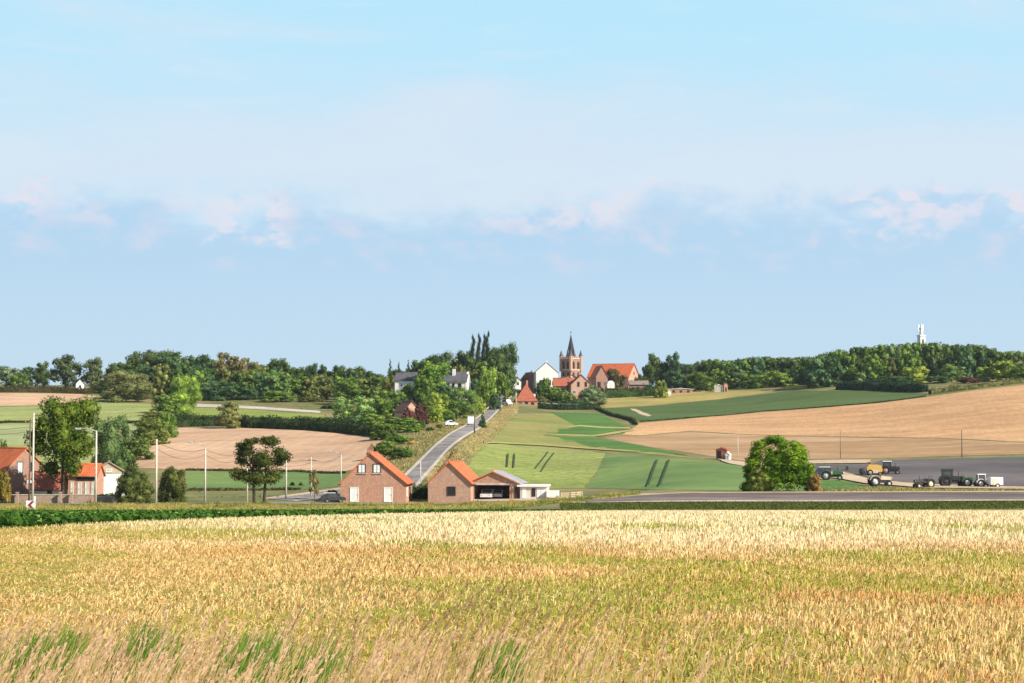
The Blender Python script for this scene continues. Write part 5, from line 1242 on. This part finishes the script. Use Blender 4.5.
def scatter(y0, y1, dens, k=.33, m=2.5):
    n = int(dens*(k*(y1*y1-y0*y0)+2*m*(y1-y0))); y = np.sqrt(g.uniform(y0*y0, y1*y1, n)); return g.uniform(-1, 1, n)*(k*y+m), y
def strip_edge(x):    # far edge of the stubble, where the leafy crop begins
    return np.interp(x, [-45,-20,-9.7,-6,-.3,4.5,10], [10,22,33.5,41,50,58,62])
X1, Y1 = scatter(10, 29, 520); X2, Y2 = scatter(29, 62, 270)
X = np.concatenate([X1, X2]); Y = np.concatenate([Y1, Y2]); k_ = Y < strip_edge(X)+g.normal(size=len(X))*.3; X, Y = X[k_], Y[k_]
# stalks stand in drilled rows
Y = Y + .06*np.sin(Y*0)+0; Xr = np.round((X+Y*.12)/.14)*.14-(Y*.12); X = np.where(g.random(len(X)) < .6, Xr+g.normal(size=len(X))*.025, X)
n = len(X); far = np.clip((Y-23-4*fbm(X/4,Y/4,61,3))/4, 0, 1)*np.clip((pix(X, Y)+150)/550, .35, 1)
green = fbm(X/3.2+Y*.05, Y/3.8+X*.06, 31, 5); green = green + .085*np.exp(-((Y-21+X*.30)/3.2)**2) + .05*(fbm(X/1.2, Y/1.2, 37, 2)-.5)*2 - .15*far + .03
gm = np.clip((green-.50)/.12, 0, 1); gm = np.maximum(gm*.80, .14) 
isg = g.random(n) < gm
rust = np.clip((fbm(X/3.5, Y/4, 41, 4)-.50)/.12, 0, 1)
t = g.random(n); c = lerp((.74,.49,.20), (.95,.72,.38), t); c = c*(1-rust[:,None]*.5)+np.array([.68,.34,.12])*rust[:,None]*.5
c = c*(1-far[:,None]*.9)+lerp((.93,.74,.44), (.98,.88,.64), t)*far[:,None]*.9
dk = g.random(n) < np.where(far > .5, .10, .24); c[dk] *= np.array([.55,.42,.28])
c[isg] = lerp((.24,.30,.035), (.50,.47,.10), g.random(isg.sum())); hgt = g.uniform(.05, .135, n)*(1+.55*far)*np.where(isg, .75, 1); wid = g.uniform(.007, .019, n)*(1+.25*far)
ln = np.stack([g.normal(size=n)*.022+.008, g.normal(size=n)*.02], 1)
hgt = hgt*.62*np.interp(pix(X, Y), [0, 350, 700], [.6, .85, 1.05])
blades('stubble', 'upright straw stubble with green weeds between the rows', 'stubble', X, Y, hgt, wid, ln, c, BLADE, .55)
# loose straw lying on the soil
Xs, Ys = scatter(9, 34, 190); ks = Ys < strip_edge(Xs); Xs, Ys = Xs[ks], Ys[ks]; n = len(Xs); an = g.uniform(0, 6.28, n)
blades('loose_straw', 'loose straw lying flat between the stubble rows', 'straw', Xs, Ys, g.uniform(.01,.05,n), g.uniform(.008,.015,n), np.stack([np.cos(an)*.16, np.sin(an)*.16], 1), lerp((.60,.42,.15),(.85,.66,.30),g.random(n)), BLADE, .8)
# leafy green crop strip: rosettes of broad leaves
n = 90000; Xc = g.uniform(-32, 7, n); Yc = g.uniform(30, 64, n); kk = (Yc > strip_edge(Xc)+.3) & (Yc < 63-np.clip(Xc+6,0,30)*.15); Xc, Yc = Xc[kk], Yc[kk]; n = len(Xc)
Yc = np.round(Yc/.5)*.5+g.normal(size=n)*.09; an = g.uniform(0, 6.28, n)
cc = lerp((.035,.095,.018), (.10,.20,.035), g.random(n)); pale = g.random(n) < .06; cc[pale] = (.24,.33,.09)
blades('leafy_crop', 'low dark green leafy crop beyond the left part of the stubble', 'crop', Xc, Yc, g.uniform(.04,.17,n), g.uniform(.07,.13,n), np.stack([np.cos(an)*.15, np.sin(an)*.15], 1), cc, BLADE, .7, roll=an+1.57)
# tall dry grass at the near field edge, leaning to the right
def tall_grass(n, y0, y1, xf, hr, leanr, cA, cB, heads, name, label, wd=.006):
    Yg = g.uniform(y0, y1, n); Xg = xf(Yg, n); h = g.uniform(*hr, n); ln = g.normal(size=n)*.10+leanr; ly = g.normal(size=n)*.10; Zb = T(Xg, Yg)
    V = []; seg = 5; ts = np.linspace(0, 1, seg); wv = g.uniform(.7, 1.3, n)*wd
    for t in ts:
        cx = Xg+ln*h*t**1.8; cy = Yg+ly*h*t**1.8; cz = Zb+h*t*(1-.12*t*abs(ln)*3)
        w_ = wv*(1-.75*t) if not heads else wv*(1-.4*t); V.append(np.stack([cx-w_/2, cy, cz], 1)); V.append(np.stack([cx+w_/2, cy, cz], 1))
    VV = np.stack(V, 1); base = (np.arange(n)*2*seg)[:,None]; q = np.array([[2*k, 2*k+1, 2*k+3, 2*k+2] for k in range(seg-1)])
    Fa = (base[:,:,None]+q[None]).reshape(-1,4); col = lerp(cA, cB, g.random(n)); C = np.repeat(col, 2*seg, axis=0); Vf = VV.reshape(-1,3); 
    if heads:
        hv = []; hf = []; hc = []; m = 0; K_ = 9
        tx, ty, tz = Xg+ln*h, Yg+ly*h, Zb+h*(1-.12*abs(ln)*3)
        for k in range(K_):
            s = k/K_; L0 = h*.24*(1-s); px_ = tx-(ln*1.7)*L0; py_ = ty-ly*L0; pz_ = tz-L0*.95
            sp_ = g.normal(size=n)*.010; ll = g.uniform(.02,.038,n); sd_ = np.where(g.random(n) < .5, -1, 1)
            a_ = np.stack([px_, py_, pz_], 1); b_ = np.stack([px_+sd_*ll*.42+ln*ll+.0, py_+sp_, pz_+ll], 1); c_ = np.stack([px_+sd_*ll*.12, py_+sp_, pz_+ll*.9], 1)
            hv.append(np.stack([a_, b_, c_], 1))
        hv = np.stack(hv, 1).reshape(-1,3); m = len(hv)//3; ho = len(Vf)
        hc = np.repeat(np.clip(lerp(np.array(cA)*1.05, np.array(cB)*1.0, g.random(n))+np.array([.03,.0,.01]), 0, .9), 3*K_, axis=0)
        f3 = np.arange(3*m).reshape(-1,3)
        o1 = link(name, npmesh(name, Vf, Fa, BLADE, cols=C)); tag(o1, label, 'grass', kind='stuff')
        o2 = link('grass_seed_head', npmesh('grass_seed_head', hv, f3, BLADE, cols=hc)); tag(o2, 'feathery pinkish seed heads of the tall dry grass', 'grass', kind='stuff'); return
    tag(link(name, npmesh(name, Vf, Fa, BLADE, cols=C)), label, 'grass', kind='stuff')
def xf_edge(Yg, n):     # dense at the left and middle, thinning out to the right
    p = np.where(g.random(n) < .72, g.normal(size=n)*170+110, np.where(g.random(n) < .6, g.normal(size=n)*70+470, g.uniform(300, 1180, n)))
    p = p + 60*np.sin(Yg*3); return (p-512)/F*Yg
tall_grass(1650, 9.4, 13.2, xf_edge, (.14,.54), .30, (.62,.42,.24), (.80,.58,.38), True, 'tall_dry_grass', 'tall pinkish dry grass leaning right at the near field edge', .005)
tall_grass(1300, 9.6, 13.0, xf_edge, (.2,.5), .38, (.36,.32,.09), (.66,.50,.20), False, 'dry_grass_blades', 'dry bent grass blades among the tall grass', .009)
def xf_sprigs(Yg, n): p = np.where(g.random(n) < .6, g.normal(size=n)*70+430, g.normal(size=n)*60+530); return (p-512)/F*Yg
tall_grass(45, 10.5, 13, xf_sprigs, (.6,.95), .30, (.26,.17,.09), (.40,.27,.15), True, 'dark_grass_stems', 'a few taller darker grass stems right of the middle', .006)
tufts = [(28,9.4,60),(62,10.2,50),(140,10.6,60),(152,9.6,45),(238,9.0,60),(262,9.6,50),(318,8.6,45),(500,8.8,40)]
def xf_tuft(Yg, n):
    k = g.choice(len(tufts), n, p=np.array([a[2] for a in tufts])/sum(a[2] for a in tufts)); tp_ = np.array([(a[0], a[1]) for a in tufts])[k]
    Yg[:] = tp_[:,1]*.5+7.5+g.normal(size=n)*.3; return (tp_[:,0]+g.normal(size=n)*13-512)/F*Yg
tall_grass(2300, 9, 11, xf_tuft, (.10,.42), .26, (.07,.18,.02), (.25,.38,.06), False, 'green_grass_tufts', 'fresh green grass tufts in the dry grass at the bottom left', .012)
# rough verge in front of the houses and verge by the right road, coloured dark as its shadow side
n = 60000; Yv_ = g.uniform(196, 240, n); pv = g.uniform(-80, 640, n); Xv = (pv-512)/F*Yv_; kk = (Yv_ < 239.5); Xv, Yv_ = Xv[kk], Yv_[kk]; n = len(Xv)
p_ = fbm(Xv/7, Yv_/5, 91, 3); cv_ = lerp((.15,.19,.04), (.46,.38,.12), np.clip((p_-.38)/.22, 0, 1)*.8+.2*g.random(n))
blades('roadside_grass', 'rough yellow green verge grass in front of the brick houses', 'grass', Xv, Yv_, g.uniform(.10,.5,n)*np.clip(2.6*(fbm(Xv/2.2, Yv_/9, 95, 3)-.22), .25, 1.6), g.uniform(.06,.16,n), np.stack([g.normal(size=n)*.1, g.normal(size=n)*.1], 1), cv_, BLADE)
n = 26000; Yv_ = g.uniform(172, 183.2, n); pv = g.uniform(560, 1100, n); Xv = (pv-512)/F*Yv_
blades('ditch_grass', 'green ditch grass in front of the right road, coloured dark as its shadow side', 'grass', Xv, Yv_, g.uniform(.08,.3,n), g.uniform(.06,.16,n), np.stack([g.normal(size=n)*.1, g.normal(size=n)*.1], 1), lerp((.05,.08,.02), (.17,.18,.05), g.random(n)), BLADE)
# weeds along the banks of the uphill road and the fields
n = 8000; Yv_ = g.uniform(285, 640, n); s_ = g.uniform(0, 1, n); Xv = rd(Yv_)+rw(Yv_)+1.3+s_*5
blades('bank_grass', 'tall dry grass on the bank right of the uphill road', 'grass', Xv, Yv_, g.uniform(.1,.45,n), g.uniform(.1,.3,n), g.normal(size=(n,2))*.12, lerp((.30,.26,.09), (.60,.46,.25), g.random(n)), BLADE)
n = 9000; Yv_ = g.uniform(290, 660, n); Xv = rd(Yv_)-rw(Yv_)-1.5-g.uniform(0, 1, n)**1.5*8
blades('bank_grass', 'mixed dry and green grass left of the uphill road', 'grass', Xv, Yv_, g.uniform(.1,.5,n), g.uniform(.1,.3,n), g.normal(size=(n,2))*.12, lerp((.13,.17,.04), (.58,.42,.20), g.random(n)), BLADE)

# more planting on the slopes, placed after the first look
for lb, px, Y, tp_, w, c_, kd in (
 ('green shrub hiding the foot of the slate roofed house', 410, 585, 384, 22, MD, 'bush'), ('dark shrub in front of the middle of the villa', 446, 585, 384.5, 18, TL, 'bush'),
 ('olive bushy tree standing in the long hedge', 228, 480, 401, 26, (.10,.11,.05), 'tall'), ('bushy green tree where the long hedge meets the shrubs', 372, 450, 414, 32, MD, 'bush'),
 ('mid green shrub left of the bright green shrub mass', 352, 470, 416, 24, TL, 'bush'), ('dark green bush just above the right end of the brown field', 384, 400, 424, 26, (.07,.11,.03), 'bush'),
 ('low olive bush on the bank above the farmhouse chimney', 374, 345, 444, 14, OL, 'bush'), ('green bush on the slope under the villa lawn', 447, 500, 410, 16, MD, 'bush'),
 ('yellowish bush under the villa garden trees', 436, 490, 409, 14, YGC, 'bush'), ('light green bush between the willows and the cottage', 382, 540, 402, 24, LT, 'bush'),
 ('dark bush under the right willow', 352, 545, 411, 20, DK, 'bush'), ('mid green tree behind the steep roofed cottage', 546, 700, 378, 10, MD, 'bush')):
    tree(lb, px, Y, tp_, w, c_, kd, 0, nl=1500)
n = 16000; pv = g.uniform(-60, 520, n); Yv_ = g.uniform(270, 700, n); Xv = (pv-512)/F*Yv_; pp_ = fbm(Xv/14, Yv_/14, 131, 3); rw_ = HOR-T(Xv, Yv_)/Yv_*F; kk = (pp_ > .5) & (Xv < rd(Yv_)-5) & ~((rw_ > 427) & (rw_ < 491) & (pv < 386)) & ~((rw_ < 409) & (pv < 105)); Xv, Yv_ = Xv[kk], Yv_[kk]; n = len(Xv)
blades('pasture_tufts', 'coarse tufts of grass scattered over the left slope', 'grass', Xv, Yv_, g.uniform(.08,.3,n), g.uniform(.2,.6,n), g.normal(size=(n,2))*.2, lerp((.10,.13,.035), (.30,.27,.09), g.random(n)), BLADE)
# thin summer haze over the whole farmland
hm = bpy.data.materials.new('summer_haze'); hm.use_nodes = True; ht = hm.node_tree; ht.nodes.clear()
ho = N(ht, 'ShaderNodeOutputMaterial'); pv_ = N(ht, 'ShaderNodeVolumePrincipled'); pv_.inputs['Color'].default_value = (.80, .88, 1, 1); pv_.inputs['Density'].default_value = HAZE; pv_.inputs['Anisotropy'].default_value = .2
L(ht, pv_.outputs[0], ho.inputs['Volume'])
hz_ = MB(); hz_.box(-1900, 1900, -230, 1870, -60, 62); tag(hz_.build('haze', hm), 'thin pale summer haze lying over the farmland', 'haze', kind='stuff')
SC.cycles.volume_bounces = 0; SC.cycles.volume_step_rate = 20; SC.cycles.volume_max_steps = 8

n = 5000; Yv_ = g.uniform(198, 262, n); pv = g.uniform(812, 1100, n); Xv = (pv-512)/F*Yv_; kk = (HOR-T(Xv, Yv_)/Yv_*F > 483)
Xv, Yv_ = Xv[kk], Yv_[kk]; n = len(Xv)
blades('trackside_grass', 'low dry grass between the right road and the sandy track', 'grass', Xv, Yv_, g.uniform(.05,.3,n), g.uniform(.05,.2,n), g.normal(size=(n,2))*.12, lerp((.14,.17,.04), (.50,.40,.16), g.random(n)), BLADE)
